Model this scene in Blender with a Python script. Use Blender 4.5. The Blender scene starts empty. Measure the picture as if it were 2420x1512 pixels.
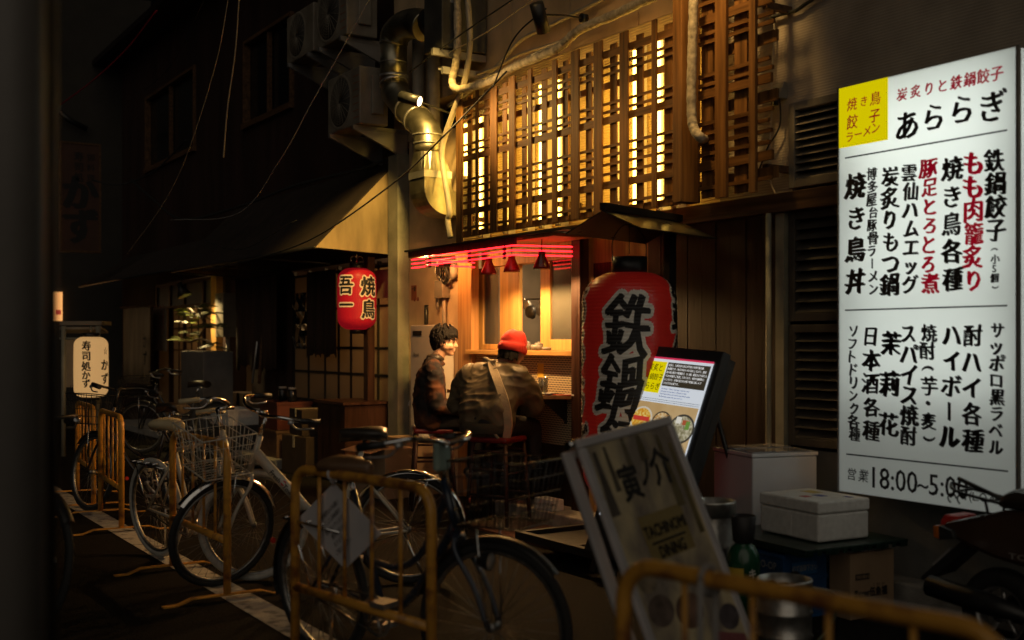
import bpy, bmesh, math, random
from mathutils import Vector as V, Matrix as M, noise
random.seed(7)
S = bpy.context.scene
COL = S.collection
R = math.radians

# ------------------------------------------------------------------ camera
# Street runs along +Y, the row of shop fronts stands at X = 5.3, camera at the kerb opposite.
cam = bpy.data.cameras.new('camera')
camo = bpy.data.objects.new('camera', cam); COL.objects.link(camo)
camo.location = (0, 0, 1.45)
camo.rotation_euler = (R(90), 0, R(-32.46))
cam.lens = 40; cam.sensor_width = 36
cam.shift_y = 49/2419
cam.clip_start = .05; cam.clip_end = 600
cam.dof.use_dof = True; cam.dof.focus_distance = 8.9; cam.dof.aperture_fstop = 1.6
S.camera = camo

# ------------------------------------------------------------------ world, exposure
w = bpy.data.worlds.new('World'); S.world = w; w.use_nodes = True
nt = w.node_tree; nt.nodes.clear()
sky = nt.nodes.new('ShaderNodeTexSky'); sky.sky_type = 'NISHITA'; sky.sun_disc = False
sky.sun_elevation = R(-3.0); sky.sun_rotation = R(200)
hs = nt.nodes.new('ShaderNodeHueSaturation'); hs.inputs['Saturation'].default_value = .25
bg = nt.nodes.new('ShaderNodeBackground'); bg.inputs['Strength'].default_value = .008
out = nt.nodes.new('ShaderNodeOutputWorld')
nt.links.new(sky.outputs[0], hs.inputs['Color']); nt.links.new(hs.outputs[0], bg.inputs[0]); nt.links.new(bg.outputs[0], out.inputs[0])
sl = bpy.data.lights.new('sun', 'SUN'); sl.energy = .26; sl.angle = R(70); sl.color = (1,.86,.68)
so_ = bpy.data.objects.new('sun', sl); COL.objects.link(so_); so_.rotation_euler = V((.50,.66,-.48)).to_track_quat('-Z','Y').to_euler()
S.view_settings.view_transform = 'Standard'; S.view_settings.look = 'None'
S.view_settings.exposure = 0; S.view_settings.gamma = 1
S.cycles.use_denoising = True
S.cycles.max_bounces = 8; S.cycles.diffuse_bounces = 4; S.cycles.transparent_max_bounces = 12
S.cycles.sample_clamp_indirect = 4
S.cycles.caustics_reflective = False; S.cycles.caustics_refractive = False

# ------------------------------------------------------------------ helpers
CX, CY, F = 1209.5, 805.0, 2688.0
SN, CS = math.sin(R(32.46)), math.cos(R(32.46))
FW, RT = V((SN, CS, 0)), V((CS, -SN, 0))
def ray(px, py): dx = px-CX; return V((SN*F+CS*dx, CS*F-SN*dx, CY-py))
def at(px, py, X): r = ray(px, py); return V((0,0,1.45))+r*(X/r.x)
def aty(px, py, Y): r = ray(px, py); return V((0,0,1.45))+r*(Y/r.y)
def gd(px, py, z=0): r = ray(px, py); return V((0,0,1.45))+r*((z-1.45)/r.z)
def dep(px, py, d): r = ray(px, py); return V((0,0,1.45))+r*(d/F)

WM = {}   # world matrix of every thing and part
def thing(name, label, cat, loc=(0,0,0), rotz=0, group=None):
    o = bpy.data.objects.new(name, None); COL.objects.link(o)
    o.empty_display_size = .1
    o.location = loc; o.rotation_euler = (0,0,rotz)
    WM[o.name] = M.Translation(V(loc)) @ M.Rotation(rotz, 4, 'Z')
    return tag(o, label, cat, group)
def tag(o, label, cat, group=None):
    o['label'] = label; o['category'] = cat
    if group: o['group'] = group
    return o
def copy_tree(o, parent=None):
    c = o.copy(); COL.objects.link(c)
    if parent: c.parent = parent
    for ch in list(o.children): copy_tree(ch, c)
    return c

GL = {}
def glyph(s, off):
    k = (s, round(off,3))
    if k not in GL:
        c = bpy.data.curves.new('t', 'FONT'); c.body = s; c.size = 1; c.offset = off; c.resolution_u = 2
        o = bpy.data.objects.new('t', c); COL.objects.link(o)
        dg = bpy.context.evaluated_depsgraph_get(); dg.update()
        m = o.evaluated_get(dg).to_mesh()
        vs = [(v.co.x, v.co.y) for v in m.vertices]; fs = [tuple(p.vertices) for p in m.polygons]
        bpy.data.objects.remove(o); bpy.data.curves.remove(c)
        GL[k] = (vs, fs)
    return GL[k]

class B:
    def __init__(s): s.b = bmesh.new(); s.mi = 0
    def face(s, vs, sm=False):
        try: f = s.b.faces.new(vs)
        except ValueError: return None
        f.material_index = s.mi; f.smooth = sm; return f
    def poly(s, pts): return s.face([s.b.verts.new(V(p)) for p in pts])
    def mesh(s, pts, faces, sm=False):
        vs = [s.b.verts.new(V(p)) for p in pts]
        for f in faces: s.face([vs[i] for i in f], sm)
        return s
    def hexa(s, p):   # 8 points: bottom 4 then top 4
        return s.mesh(p, [(3,2,1,0),(4,5,6,7),(0,1,5,4),(1,2,6,5),(2,3,7,6),(3,0,4,7)])
    def box(s, x0, x1, y0, y1, z0, z1):
        return s.hexa([(x0,y0,z0),(x1,y0,z0),(x1,y1,z0),(x0,y1,z0),(x0,y0,z1),(x1,y0,z1),(x1,y1,z1),(x0,y1,z1)])
    def obox(s, o, a, b, c):   # origin corner and three edge vectors
        o, a, b, c = V(o), V(a), V(b), V(c)
        if a.cross(b).dot(c) < 0: a, b = b, a
        return s.hexa([o, o+a, o+a+b, o+b, o+c, o+a+c, o+a+b+c, o+b+c])
    def cbox(s, c, size, mat=None):
        h = V(size)/2; m = mat or M.Identity(3)
        p = [V((i*h.x, j*h.y, k*h.z)) for k in (-1,1) for i,j in ((-1,-1),(1,-1),(1,1),(-1,1))]
        return s.hexa([V(c)+m@q for q in p])
    def prism(s, pts, ext):
        ext = V(ext); pts = [V(p) for p in pts]
        n = V((0,0,0))
        for i in range(1, len(pts)-1): n += (pts[i]-pts[0]).cross(pts[i+1]-pts[0])
        if n.dot(ext) > 0: pts = pts[::-1]
        n = len(pts); vs = [s.b.verts.new(p) for p in pts]; ws = [s.b.verts.new(p+ext) for p in pts]
        s.face(vs); s.face(ws[::-1])
        for i in range(n): s.face([vs[(i+1)%n], vs[i], ws[i], ws[(i+1)%n]])
        return s
    def tube(s, pts, r, n=8, closed=False, sm=True, sy=1.0):
        pts = [V(p) for p in pts]; k = len(pts)
        rs = r if isinstance(r, (list, tuple)) else [r]*k
        rings = []; u = None
        for i, p in enumerate(pts):
            if closed: t = pts[(i+1)%k]-pts[i-1]
            else: t = pts[min(i+1,k-1)]-pts[max(i-1,0)]
            t = t.normalized() if t.length > 1e-9 else V((0,0,1))
            if u is None: u = t.orthogonal().normalized()
            else:
                u = u-t*u.dot(t); u = u.normalized() if u.length > 1e-6 else t.orthogonal().normalized()
            v = t.cross(u)
            rings.append([s.b.verts.new(p+(u*math.cos(a)+v*math.sin(a)*sy)*rs[i]) for a in (2*math.pi*j/n for j in range(n))])
        for i in range(k if closed else k-1):
            A, C = rings[i], rings[(i+1)%k]
            for j in range(n): s.face([A[j], A[(j+1)%n], C[(j+1)%n], C[j]], sm)
        if not closed: s.face(rings[0][::-1]); s.face(rings[-1])
        return s
    def cyl(s, a, b, r, r2=None, n=16): return s.tube([a, b], [r, r if r2 is None else r2], n)
    def lathe(s, prof, c=(0,0,0), n=32, ax=None, a0=0, a1=2*math.pi, caps=True):
        # prof: list of (radius, height); ax: 3x3 matrix for the axis
        m = ax or M.Identity(3); c = V(c); full = abs(a1-a0-2*math.pi) < 1e-6
        k = n if full else n+1
        rings = [[s.b.verts.new(c+m@V((r*math.cos(a), r*math.sin(a), z))) for a in (a0+(a1-a0)*j/n for j in range(k))] for r, z in prof]
        for A, C in zip(rings, rings[1:]):
            for j in range(k if full else k-1): s.face([A[j], A[(j+1)%k], C[(j+1)%k], C[j]], True)
        if caps and full:
            if prof[0][0] > 1e-5: s.face(rings[0][::-1])
            if prof[-1][0] > 1e-5: s.face(rings[-1])
        return s
    def ball(s, c, r, n=16, m=8, mat=None):
        r = V(r) if isinstance(r, (tuple, list, V)) else V((r,r,r)); mt = mat or M.Identity(3)
        rings = []
        for i in range(1, m):
            th = math.pi*i/m
            rings.append([s.b.verts.new(V(c)+mt@V((r.x*math.sin(th)*math.cos(a), r.y*math.sin(th)*math.sin(a), -r.z*math.cos(th)))) for a in (2*math.pi*j/n for j in range(n))])
        lo = s.b.verts.new(V(c)+mt@V((0,0,-r.z))); hi = s.b.verts.new(V(c)+mt@V((0,0,r.z)))
        for A, C in zip(rings, rings[1:]):
            for j in range(n): s.face([A[j], A[(j+1)%n], C[(j+1)%n], C[j]], True)
        for j in range(n):
            s.face([lo, rings[0][(j+1)%n], rings[0][j]], True); s.face([hi, rings[-1][j], rings[-1][(j+1)%n]], True)
        return s
    def text(s, t, c, x, y, size, off=.0, sx=1.0, brush=0.0, eps=.0015, center=True, shear=0, wob=0, ph0=None):
        # glyphs of string t as flat lettering, centred on c, along unit x / up y
        x, y = V(x).normalized(), V(y).normalized(); n = x.cross(y)
        vs, fs = glyph(t, 0)
        wgt = max(off, 0)
        if not vs: return s
        x0, x1 = min(v[0] for v in vs), max(v[0] for v in vs)
        cx = (x0+x1)/2 if center else x0
        cy = .38
        sh = [(0,0)] if not (brush or wgt) else [(-brush-wgt, brush*.5), (0,wgt), (0,-wgt), (brush+wgt, -brush*.5)]
        for i, (dx, dy) in enumerate(sh):
            ph = (ph0 if ph0 is not None else random.uniform(0,6)) if wob and i == 0 else (ph if i else 0)
            P = [V(c)+x*((a-cx+dx+shear*(b-cy)+wob*math.sin(7*b+ph))*size*sx)+y*((b-cy+dy+wob*math.sin(6*a+ph*1.7)+wob*.6*math.sin(13*a+ph))*size)+n*(eps+i*.0002) for a, b in vs]
            s.mesh(P, fs)
        return s
    def slice(s, nrm, vals):
        for d in vals:
            g = s.b.verts[:]+s.b.edges[:]+s.b.faces[:]
            bmesh.ops.bisect_plane(s.b, geom=g, plane_co=V(nrm)*d, plane_no=V(nrm), dist=1e-6)
        return s
    def warp(s, f):
        for v in s.b.verts: v.co = f(v.co)
        return s
    def done(s, name, mat, parent=None, bevel=0, sub=0, label=None, kind=None, recalc=False, smooth=False):
        if recalc: bmesh.ops.recalc_face_normals(s.b, faces=s.b.faces)
        if smooth:
            for f in s.b.faces: f.smooth = True
        me = bpy.data.meshes.new(name); s.b.to_mesh(me); s.b.free()
        o = bpy.data.objects.new(name, me); COL.objects.link(o)
        for m in (mat if isinstance(mat, (list, tuple)) else [mat]): me.materials.append(m)
        if parent is not None:
            W = WM[parent.name]; me.transform(W.inverted()); o.parent = parent; WM[o.name] = W
        else: WM[o.name] = M.Identity(4)
        if bevel:
            b = o.modifiers.new('bevel', 'BEVEL'); b.width = bevel; b.segments = 2; b.limit_method = 'ANGLE'; b.angle_limit = R(40)
        if sub:
            b = o.modifiers.new('sub', 'SUBSURF'); b.levels = sub; b.render_levels = sub
        if label: o['label'] = label
        if kind: o['kind'] = kind
        return o

def arc(c, r, a0, a1, n, ux, uy): return [V(c)+V(ux)*r*math.cos(a)+V(uy)*r*math.sin(a) for a in (a0+(a1-a0)*i/n for i in range(n+1))]
def curve(pts, n=8):   # Catmull-Rom through points
    P = [V(p) for p in pts]; P = [P[0]*2-P[1]]+P+[P[-1]*2-P[-2]]; o = []
    for i in range(1, len(P)-2):
        a, b, c, d = P[i-1:i+3]
        for j in range(n):
            t = j/n; o.append(.5*((2*b)+(c-a)*t+(2*a-5*b+4*c-d)*t*t+(3*b-a-3*c+d)*t**3))
    return o+[P[-2]]

# ------------------------------------------------------------------ materials
def mk(name):
    m = bpy.data.materials.new(name); m.use_nodes = True
    return m, m.node_tree, m.node_tree.nodes['Principled BSDF']
def P(name, col, rough=.6, metal=0, var=.3, sc=6, bump=.15, bsc=60, stretch=None, dark=None, spec=None, thr=None, coat=0):
    """One procedural material: two tones mixed by noise, fine bump, rough variation."""
    m, t, p = mk(name); L = t.links.new; N = t.nodes.new
    tc = N('ShaderNodeTexCoord'); mp = N('ShaderNodeMapping'); L(tc.outputs['Object'], mp.inputs[0])
    if stretch: mp.inputs['Scale'].default_value = stretch
    n = N('ShaderNodeTexNoise'); n.inputs['Scale'].default_value = sc; n.inputs['Detail'].default_value = 6; L(mp.outputs[0], n.inputs['Vector'])
    r = N('ShaderNodeValToRGB'); c = V(col)
    d = V(dark) if dark else c*(1-var); r.color_ramp.elements[0].position = .32; r.color_ramp.elements[1].position = .68
    if thr: r.color_ramp.elements[0].position, r.color_ramp.elements[1].position = thr
    r.color_ramp.elements[0].color = (*d, 1); r.color_ramp.elements[1].color = (*(c if dark else c*(1+var*.4)), 1)
    L(n.outputs[0], r.inputs[0]); L(r.outputs[0], p.inputs['Base Color'])
    p.inputs['Metallic'].default_value = metal
    mr = N('ShaderNodeMapRange'); mr.inputs[3].default_value = max(.03, rough-.12); mr.inputs[4].default_value = min(1, rough+.12)
    L(n.outputs[0], mr.inputs[0]); L(mr.outputs[0], p.inputs['Roughness'])
    if spec is not None: p.inputs['Specular IOR Level'].default_value = spec
    if coat: p.inputs['Coat Weight'].default_value = coat; p.inputs['Coat Roughness'].default_value = .08
    if bump:
        n2 = N('ShaderNodeTexNoise'); n2.inputs['Scale'].default_value = bsc; n2.inputs['Detail'].default_value = 4; L(mp.outputs[0], n2.inputs['Vector'])
        b = N('ShaderNodeBump'); b.inputs['Strength'].default_value = bump; b.inputs['Distance'].default_value = .01
        L(n2.outputs[0], b.inputs['Height']); L(b.outputs[0], p.inputs['Normal'])
    return m
def ribbed(name, col, period=.016, axis='Z', var=.25, strength=.6, rough=.8):
    m = P(name, col, rough, var=var, sc=3, bump=0); t = m.node_tree; p = t.nodes['Principled BSDF']; L = t.links.new; N = t.nodes.new
    tc = N('ShaderNodeTexCoord'); wv = N('ShaderNodeTexWave'); wv.bands_direction = axis; wv.inputs['Scale'].default_value = .314/period
    wv.inputs['Distortion'].default_value = .6; wv.inputs['Detail'].default_value = 2; wv.inputs['Detail Scale'].default_value = 3
    L(tc.outputs['Object'], wv.inputs['Vector'])
    b = N('ShaderNodeBump'); b.inputs['Strength'].default_value = strength; b.inputs['Distance'].default_value = .006
    L(wv.outputs['Fac'], b.inputs['Height']); L(b.outputs[0], p.inputs['Normal']); return m
def wood(name, col, axis='Z', rough=.6, var=.55, bump=.25, sc=9):
    st = {'Z': (1,1,.06), 'Y': (1,.06,1), 'X': (.06,1,1)}[axis]
    return P(name, col, rough, var=var, sc=sc*3, bump=bump, bsc=70, stretch=st, spec=.2)
def E(name, col, s, flat=False):
    m, t, p = mk(name)
    p.inputs['Base Color'].default_value = (*[min(.8, c*.6) for c in col], 1)
    p.inputs['Emission Color'].default_value = (*col, 1); p.inputs['Emission Strength'].default_value = s
    p.inputs['Roughness'].default_value = .4; return m
def glass(name, tint=(.9,.9,.85), rough=.05, alpha=.25):
    m, t, p = mk(name); L = t.links.new; N = t.nodes.new
    tr = N('ShaderNodeBsdfTransparent'); tr.inputs[0].default_value = (*tint, 1)
    gl = N('ShaderNodeBsdfGlossy'); gl.inputs['Roughness'].default_value = rough
    fr = N('ShaderNodeFresnel'); fr.inputs[0].default_value = 1.45
    ad = N('ShaderNodeMath'); ad.operation = 'ADD'; ad.inputs[1].default_value = alpha*.2; L(fr.outputs[0], ad.inputs[0])
    mx = N('ShaderNodeMixShader'); L(ad.outputs[0], mx.inputs[0]); L(tr.outputs[0], mx.inputs[1]); L(gl.outputs[0], mx.inputs[2])
    o = [x for x in t.nodes if x.type == 'OUTPUT_MATERIAL'][0]
    if alpha > .3:   # dusty pane
        df = N('ShaderNodeBsdfDiffuse'); df.inputs[0].default_value = (.35,.33,.28,1)
        m2 = N('ShaderNodeMixShader'); m2.inputs[0].default_value = alpha*.35
        L(mx.outputs[0], m2.inputs[1]); L(df.outputs[0], m2.inputs[2]); L(m2.outputs[0], o.inputs[0])
    else: L(mx.outputs[0], o.inputs[0])
    return m
def translucent(name, col, mix=.6, em=0, emcol=None):
    m, t, p = mk(name); L = t.links.new; N = t.nodes.new
    p.inputs['Base Color'].default_value = (*col, 1); p.inputs['Roughness'].default_value = .45
    if em: p.inputs['Emission Color'].default_value = (*(emcol or col), 1); p.inputs['Emission Strength'].default_value = em
    tr = N('ShaderNodeBsdfTranslucent'); tr.inputs[0].default_value = (*col, 1)
    mx = N('ShaderNodeMixShader'); mx.inputs[0].default_value = mix
    o = [x for x in t.nodes if x.type == 'OUTPUT_MATERIAL'][0]
    L(p.outputs[0], mx.inputs[1]); L(tr.outputs[0], mx.inputs[2]); L(mx.outputs[0], o.inputs[0]); return m

MT = dict(
 asphalt=P('asphalt', (.022,.019,.016), .9, dark=(.004,.0035,.003), sc=60, bump=.8, bsc=90, spec=.08, thr=(.35,.72)),
 paint=P('road_paint', (.42,.40,.36), .7, dark=(.16,.15,.135), sc=14, bump=.6, bsc=180, thr=(.36,.5)),
 concrete=P('concrete', (.32,.30,.27), .85, var=.4, sc=9, bump=.4, bsc=120),
 plaster=ribbed('ribbed_plaster', (.40,.34,.27), .017, strength=.28),
 plasterY=ribbed('ribbed_siding', (.72,.54,.22), .020, strength=.5),
 greywall=P('grey_plaster', (.20,.20,.185), .8, var=.3, sc=4, bump=.25, bsc=90),
 creamwall=P('cream_wall', (.60,.43,.25), .75, var=.25, sc=3, bump=.12, bsc=40),
 brownwall=P('brown_wall', (.034,.014,.010), .75, var=.5, sc=3, bump=.2, bsc=40, stretch=(1,1,.15)),
 darkpanel=P('dark_panel', (.013,.0065,.0045), .45, var=.5, sc=8, bump=.2, bsc=50, stretch=(1,1,.08)),
 lattice=wood('lattice_wood', (.23,.105,.030), 'Z'),
 latticeY=wood('lattice_rail_wood', (.20,.09,.026), 'Y'),
 beam=wood('beam_wood', (.13,.07,.035), 'Y'),
 pale=wood('pale_wood', (.50,.28,.09), 'Z', rough=.45, var=.3, bump=.1),
 paleY=wood('pale_wood_rail', (.50,.28,.09), 'Y', rough=.45, var=.3, bump=.1),
 ply=wood('plywood', (.42,.22,.08), 'Z', rough=.5, var=.35, bump=.1),
 darkwood=wood('dark_wood', (.05,.022,.015), 'Z', rough=.35),
 shelf=wood('shelf_wood', (.30,.16,.07), 'Y', rough=.35, var=.3),
 black=P('black_metal', (.016,.016,.016), .4, var=.3, sc=20, bump=.05),
 blackplastic=P('black_plastic', (.02,.02,.021), .5, var=.2, bump=.08, bsc=200),
 wheelrim=P('dull_rim', (.30,.30,.29), .42, .85, var=.4, sc=40, bump=0),
 rubber=P('rubber', (.018,.018,.018), .75, var=.4, sc=30, bump=.2, bsc=150),
 blackgap=P('black_recess', (.006,.005,.005), .9, var=.1, bump=0),
 steel=P('brushed_steel', (.55,.54,.51), .36, .9, var=.2, sc=30, bump=.05),
 galv=P('galvanised_duct', (.42,.39,.29), .38, .95, var=.35, sc=7, bump=.06, bsc=30),
 chrome=P('chrome', (.7,.7,.7), .14, 1, var=.1, sc=20, bump=0),
 alu=P('aluminium', (.55,.54,.53), .38, .85, var=.15, bump=.04),
 acwhite=P('unit_casing', (.26,.23,.18), .55, var=.35, sc=4, bump=.06, dark=(.15,.125,.095)),
 acgrille=P('fan_grille', (.04,.037,.033), .6, var=.2),
 tape=P('pipe_wrap', (.50,.42,.30), .7, var=.45, sc=30, bump=.5, bsc=45),
 pipe=P('pipe_plastic', (.42,.36,.27), .5, var=.2, sc=10, bump=.05),
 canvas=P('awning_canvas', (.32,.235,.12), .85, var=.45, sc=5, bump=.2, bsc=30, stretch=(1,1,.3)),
 canvasdark=P('awning_canvas_dark', (.028,.017,.012), .85, var=.35, sc=4, bump=.2, bsc=160),  # same cloth as the awning end, the slope's shade put into its colour
 post=P('post_paint', (.26,.25,.19), .6, var=.3, sc=5, bump=.15, bsc=40),
 barr=P('barricade_paint', (.62,.30,.042), .42, dark=(.24,.09,.028), sc=11, bump=.2, bsc=60, thr=(.35,.50), coat=.2),
 cream_paint=P('bicycle_cream', (.55,.52,.44), .35, var=.15, sc=12, bump=0, coat=.4),
 bluepaint=P('bicycle_navy', (.022,.035,.065), .3, var=.2, sc=12, bump=0, coat=.5),
 blackpaint=P('bicycle_black', (.02,.019,.02), .3, var=.2, sc=12, bump=0, coat=.5),
 whitetyre=P('pale_tyre', (.48,.46,.41), .7, var=.2, sc=20, bump=.2, bsc=120),
 creamgrip=P('cream_grip', (.58,.47,.28), .5, var=.15, bump=.05),
 leather=P('saddle_vinyl', (.035,.028,.022), .35, var=.2, sc=20, bump=.1, bsc=200),
 tan=P('saddle_tan', (.16,.09,.045), .4, var=.2, sc=20, bump=.1, bsc=200),
 paper=P('paper', (.62,.60,.62), .7, var=.08, bump=.03),
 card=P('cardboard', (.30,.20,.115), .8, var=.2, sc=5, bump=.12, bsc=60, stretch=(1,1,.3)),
 styro=P('polystyrene', (.66,.65,.62), .75, var=.12, sc=30, bump=.3, bsc=160),
 freezer=P('white_enamel', (.62,.62,.64), .16, var=.08, sc=3, bump=0, coat=.6),
 greenplastic=P('green_plastic', (.006,.022,.014), .35, var=.25, bump=.05),
 bluecrate=P('blue_crate', (.012,.07,.20), .4, var=.25, bump=.06),
 greengas=P('green_enamel', (.008,.075,.035), .25, var=.3, sc=9, bump=.05, coat=.4),
 yellowlabel=P('yellow_label', (.62,.42,.05), .5, var=.15, bump=0),
 red=P('red_plastic', (.55,.03,.02), .3, var=.1, bump=0),
 amber=P('amber_plastic', (.55,.14,.01), .25, var=.1, bump=0),
 whiteprint=P('white_print', (.7,.68,.62), .6, var=.1, bump=0),
 greyprint=P('grey_print', (.34,.33,.32), .6, var=.1, bump=0),
 ink=P('black_ink', (.012,.011,.012), .6, var=.1, bump=0),
 redink=P('red_ink', (.45,.012,.03), .6, var=.1, bump=0),
 scooter=P('scooter_paint', (.05,.026,.018), .22, var=.2, sc=6, bump=0, coat=.6),
 windowglass=P('dark_window', (.012,.012,.013), .12, var=.2, sc=2, bump=0),
 rope=P('rope', (.35,.28,.18), .8, var=.3, sc=60, bump=.3, bsc=200),
 noren=P('noren_cloth', (.40,.27,.14), .9, var=.25, sc=8, bump=.25, bsc=250, stretch=(1,1,.1)),
 norendark=P('noren_dark', (.05,.026,.016), .9, var=.4, sc=8, bump=.25, bsc=250, stretch=(1,1,.1)),
 leaf=P('leaf', (.09,.11,.018), .5, var=.5, sc=20, bump=0),
 bark=P('bark', (.14,.09,.05), .8, var=.4, sc=30, bump=.4, bsc=90),
 ceramic=P('grey_ceramic', (.22,.20,.17), .4, var=.3, sc=12, bump=.05),
 clay=P('terracotta', (.25,.13,.08), .7, var=.3, sc=12, bump=.1),
 bag=P('plastic_bag', (.5,.48,.44), .25, var=.2, sc=5, bump=.5, bsc=14),
)

# ------------------------------------------------------------------ ground
b = B(); b.poly([(-60,-40,0),(60,-40,0),(60,120,0),(-60,120,0)]); b.done('road', MT['asphalt'], kind='structure')
b = B(); b.poly([(2.06,-3,.004),(2.24,-3,.004),(2.24,40,.004),(2.06,40,.004)]); b.done('road_marking', MT['paint'], kind='structure')
b = B(); b.box(5.12,5.296,-4,4.62,0,.13); b.done('kerb', MT['concrete'], kind='structure', bevel=.01)
b = B(); b.box(4.98,5.296,6.3,8.1,0,.12); b.done('step', MT['concrete'], kind='structure', bevel=.012)
b = B(); b.box(4.62,5.296,12.2,20,0,.1); b.done('pavement', MT['concrete'], kind='structure', bevel=.01)

# ------------------------------------------------------------------ restaurant building
W = 5.3
bl = thing('restaurant_building', 'beige restaurant building with open kitchen counter, ribbed plaster and louvred windows', 'building', (5.3,6,0))
b = B(); b.box(W,5.6,-4,4.34,2.33,8); b.box(W,5.6,4.34,5.72,2.93,8); b.box(W,5.6,5.06,5.72,2.33,2.93); b.done('wall', MT['plaster'], bl)
b = B(); b.box(W,5.6,5.723,9.197,2.36,3.78); b.done('wall', MT['plasterY'], bl)
b = B()
for y in (5.723, 6.6, 7.47, 8.34, 9.21): b.box(W+.002,5.6,y,y+.862,3.783,8)
b.done('wall', MT['creamwall'], bl)
b = B(); b.box(W,5.6,-4,4.34,0,2.327); b.box(W+.001,5.6,4.34,5.12,0,.78); b.done('wall', MT['greywall'], bl)
b = B(); b.box(W-.01,5.6,9.2,10.25,0,3.45); b.box(W-.005,5.6,10.1,10.6,3.46,8); b.done('wall', MT['creamwall'], bl)
b = B(); b.box(5.16,5.29,10.25,10.47,0,3.33); b.done('corner_post', MT['post'], bl, bevel=.006)
b = B(); b.box(5.2,W+.05,4.34,6.5,2.252,2.37); b.box(5.19,5.24,6.5,9.2,2.31,2.358); b.done('beam', MT['beam'], bl, bevel=.004)
b = B()
y = 5.16
for k in range(9):
    b.box(5.27+.002*(k%2),5.3,y,y+.139,.02,2.25); y += .143
b.done('panel_wall', MT['darkpanel'], bl)
b = B(); b.box(5.285,5.34,6.46,7.19,.02,2.25); b.done('side_panel', MT['ply'], bl)
b = B(); b.box(5.279,5.284,6.52,7.12,1.2,2.05); b.done('door_trim', MT['darkwood'], bl)
b = B(); b.box(5.2,5.42,7.19,7.31,.02,2.3); b.done('post', MT['darkwood'], bl, bevel=.006)
b = B(); b.box(5.24,5.3,5.08,5.15,.1,2.25); b.cyl((5.2,5.17,.05),(5.2,5.17,2.25),.018); b.done('door_trim', MT['post'], bl)
# louvred windows
def louver(z0, z1, y0, y1, n, mat):
    f = B(); f.box(5.27,5.33,y0-.05,y0,z0-.05,z1+.05); f.box(5.27,5.33,y1,y1+.05,z0-.05,z1+.05)
    f.box(5.272,5.328,y0,y1,z1,z1+.05); f.box(5.272,5.328,y0,y1,z0-.05,z0)
    o = f.done('louver_window', mat, bl, bevel=.004)
    s = B()
    for k in range(n):
        z = z0+(z1-z0)*(k+.5)/n; h = (z1-z0)/n
        s.prism([(5.275,y0,z-h*.45),(5.282,y0,z-h*.48),(5.345,y0,z+h*.42),(5.338,y0,z+h*.46)], (0,y1-y0,0))
    s.done('slat', mat, o)
    k = B(); k.box(5.36,5.4,y0,y1,z0,z1); k.done('backing', MT['blackgap'], o)
louver(2.45, 2.88, 4.34, 5.02, 9, MT['acwhite']); louver(1.62, 2.2, 4.34, 5.02, 9, P('dark_louver', (.075,.066,.055), .6, var=.3))
louver(.85, 1.5, 4.34, 5.02, 11, bpy.data.materials['dark_louver'])
# open kitchen: tiled counter, ledge, sliding windows
def penny():
    m, t, p = mk('penny_tile'); L = t.links.new; N = t.nodes.new
    tc = N('ShaderNodeTexCoord'); sp = N('ShaderNodeSeparateXYZ'); L(tc.outputs['Object'], sp.inputs[0])
    def mth(op, a, b=None):
        n = N('ShaderNodeMath'); n.operation = op
        for i, v in enumerate((a, b)):
            if v is None: continue
            if isinstance(v, (int, float)): n.inputs[i].default_value = v
            else: L(v, n.inputs[i])
        return n.outputs[0]
    s = 1/.021; u = mth('MULTIPLY', sp.outputs['Y'], s); v = mth('MULTIPLY', sp.outputs['Z'], s/1.732)
    def d(o):
        a = mth('SUBTRACT', mth('FRACT', mth('ADD', u, o)), .5); c = mth('MULTIPLY', mth('SUBTRACT', mth('FRACT', mth('ADD', v, o)), .5), 1.732)
        return mth('SQRT', mth('ADD', mth('MULTIPLY', a, a), mth('MULTIPLY', c, c)))
    q = mth('LESS_THAN', mth('MINIMUM', d(0), d(.5)), .385)
    mx = N('ShaderNodeMix'); mx.data_type = 'RGBA'; L(q, mx.inputs['Factor']); mx.inputs['A'].default_value = (.75,.6,.38,1); mx.inputs['B'].default_value = (.012,.010,.010,1)
    L(mx.outputs['Result'], p.inputs['Base Color']); p.inputs['Roughness'].default_value = .3
    return m
ct = thing('counter', 'kitchen counter clad in small black round tiles with pale grout', 'counter', (5.3,8,0))
b = B(); b.box(5.3,5.5,7.315,8.94,.6,1.325); b.done('tiled_front', penny(), ct)
b = B(); b.box(5.305,5.5,7.315,8.94,.02,.597); b.done('base_panel', MT['darkpanel'], ct)
b = B(); b.box(5.22,5.62,7.315,9.0,1.328,1.368); b.done('ledge', MT['paleY'], ct, bevel=.004)
b = B(); b.prism([(4.98,7.52,.985),(5.297,7.325,.985),(5.297,8.92,.985),(4.98,8.92,.985)], (0,0,.03)); b.done('shelf', MT['shelf'], ct, bevel=.004)
b = B()
for y in (7.5, 8.2, 8.85): b = B(); b.box(5.28,5.297,y,y+.02,.78,.984); b.prism([(5.279,y,.984),(5.279,y,.80),(5.05,y,.984)], (0,.012,0)); b.done('bracket', MT['black'], ct)
b = B(); b.box(5.25,5.33,8.945,9.195,.02,2.3); b.done('end_panel', MT['ply'], bl, bevel=.003)
def pxY(px, X): return at(px, 800, X).y
wf = thing('sliding_window', 'pale timber sliding kitchen windows above the tiled counter', 'window', (5.42,8,1.37))
b = B()
for x0, x1, dx in ((1125,1145,0),(1178,1203,.03),(1204,1230,0),(1281,1304,0),(1362,1376,.0)):
    y0, y1 = sorted((pxY(x0,5.42), pxY(x1,5.42))); b.box(5.40+dx,5.44+dx,y0,y1,1.37,2.12)
b.box(5.402,5.438,pxY(1281,5.42)-.001,pxY(1362,5.42),1.37,1.46); b.box(5.39,5.50,7.315,9.0,2.121,2.30); b.box(5.402,5.438,pxY(1178,5.42),pxY(1145,5.42),1.371,1.42)
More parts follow.
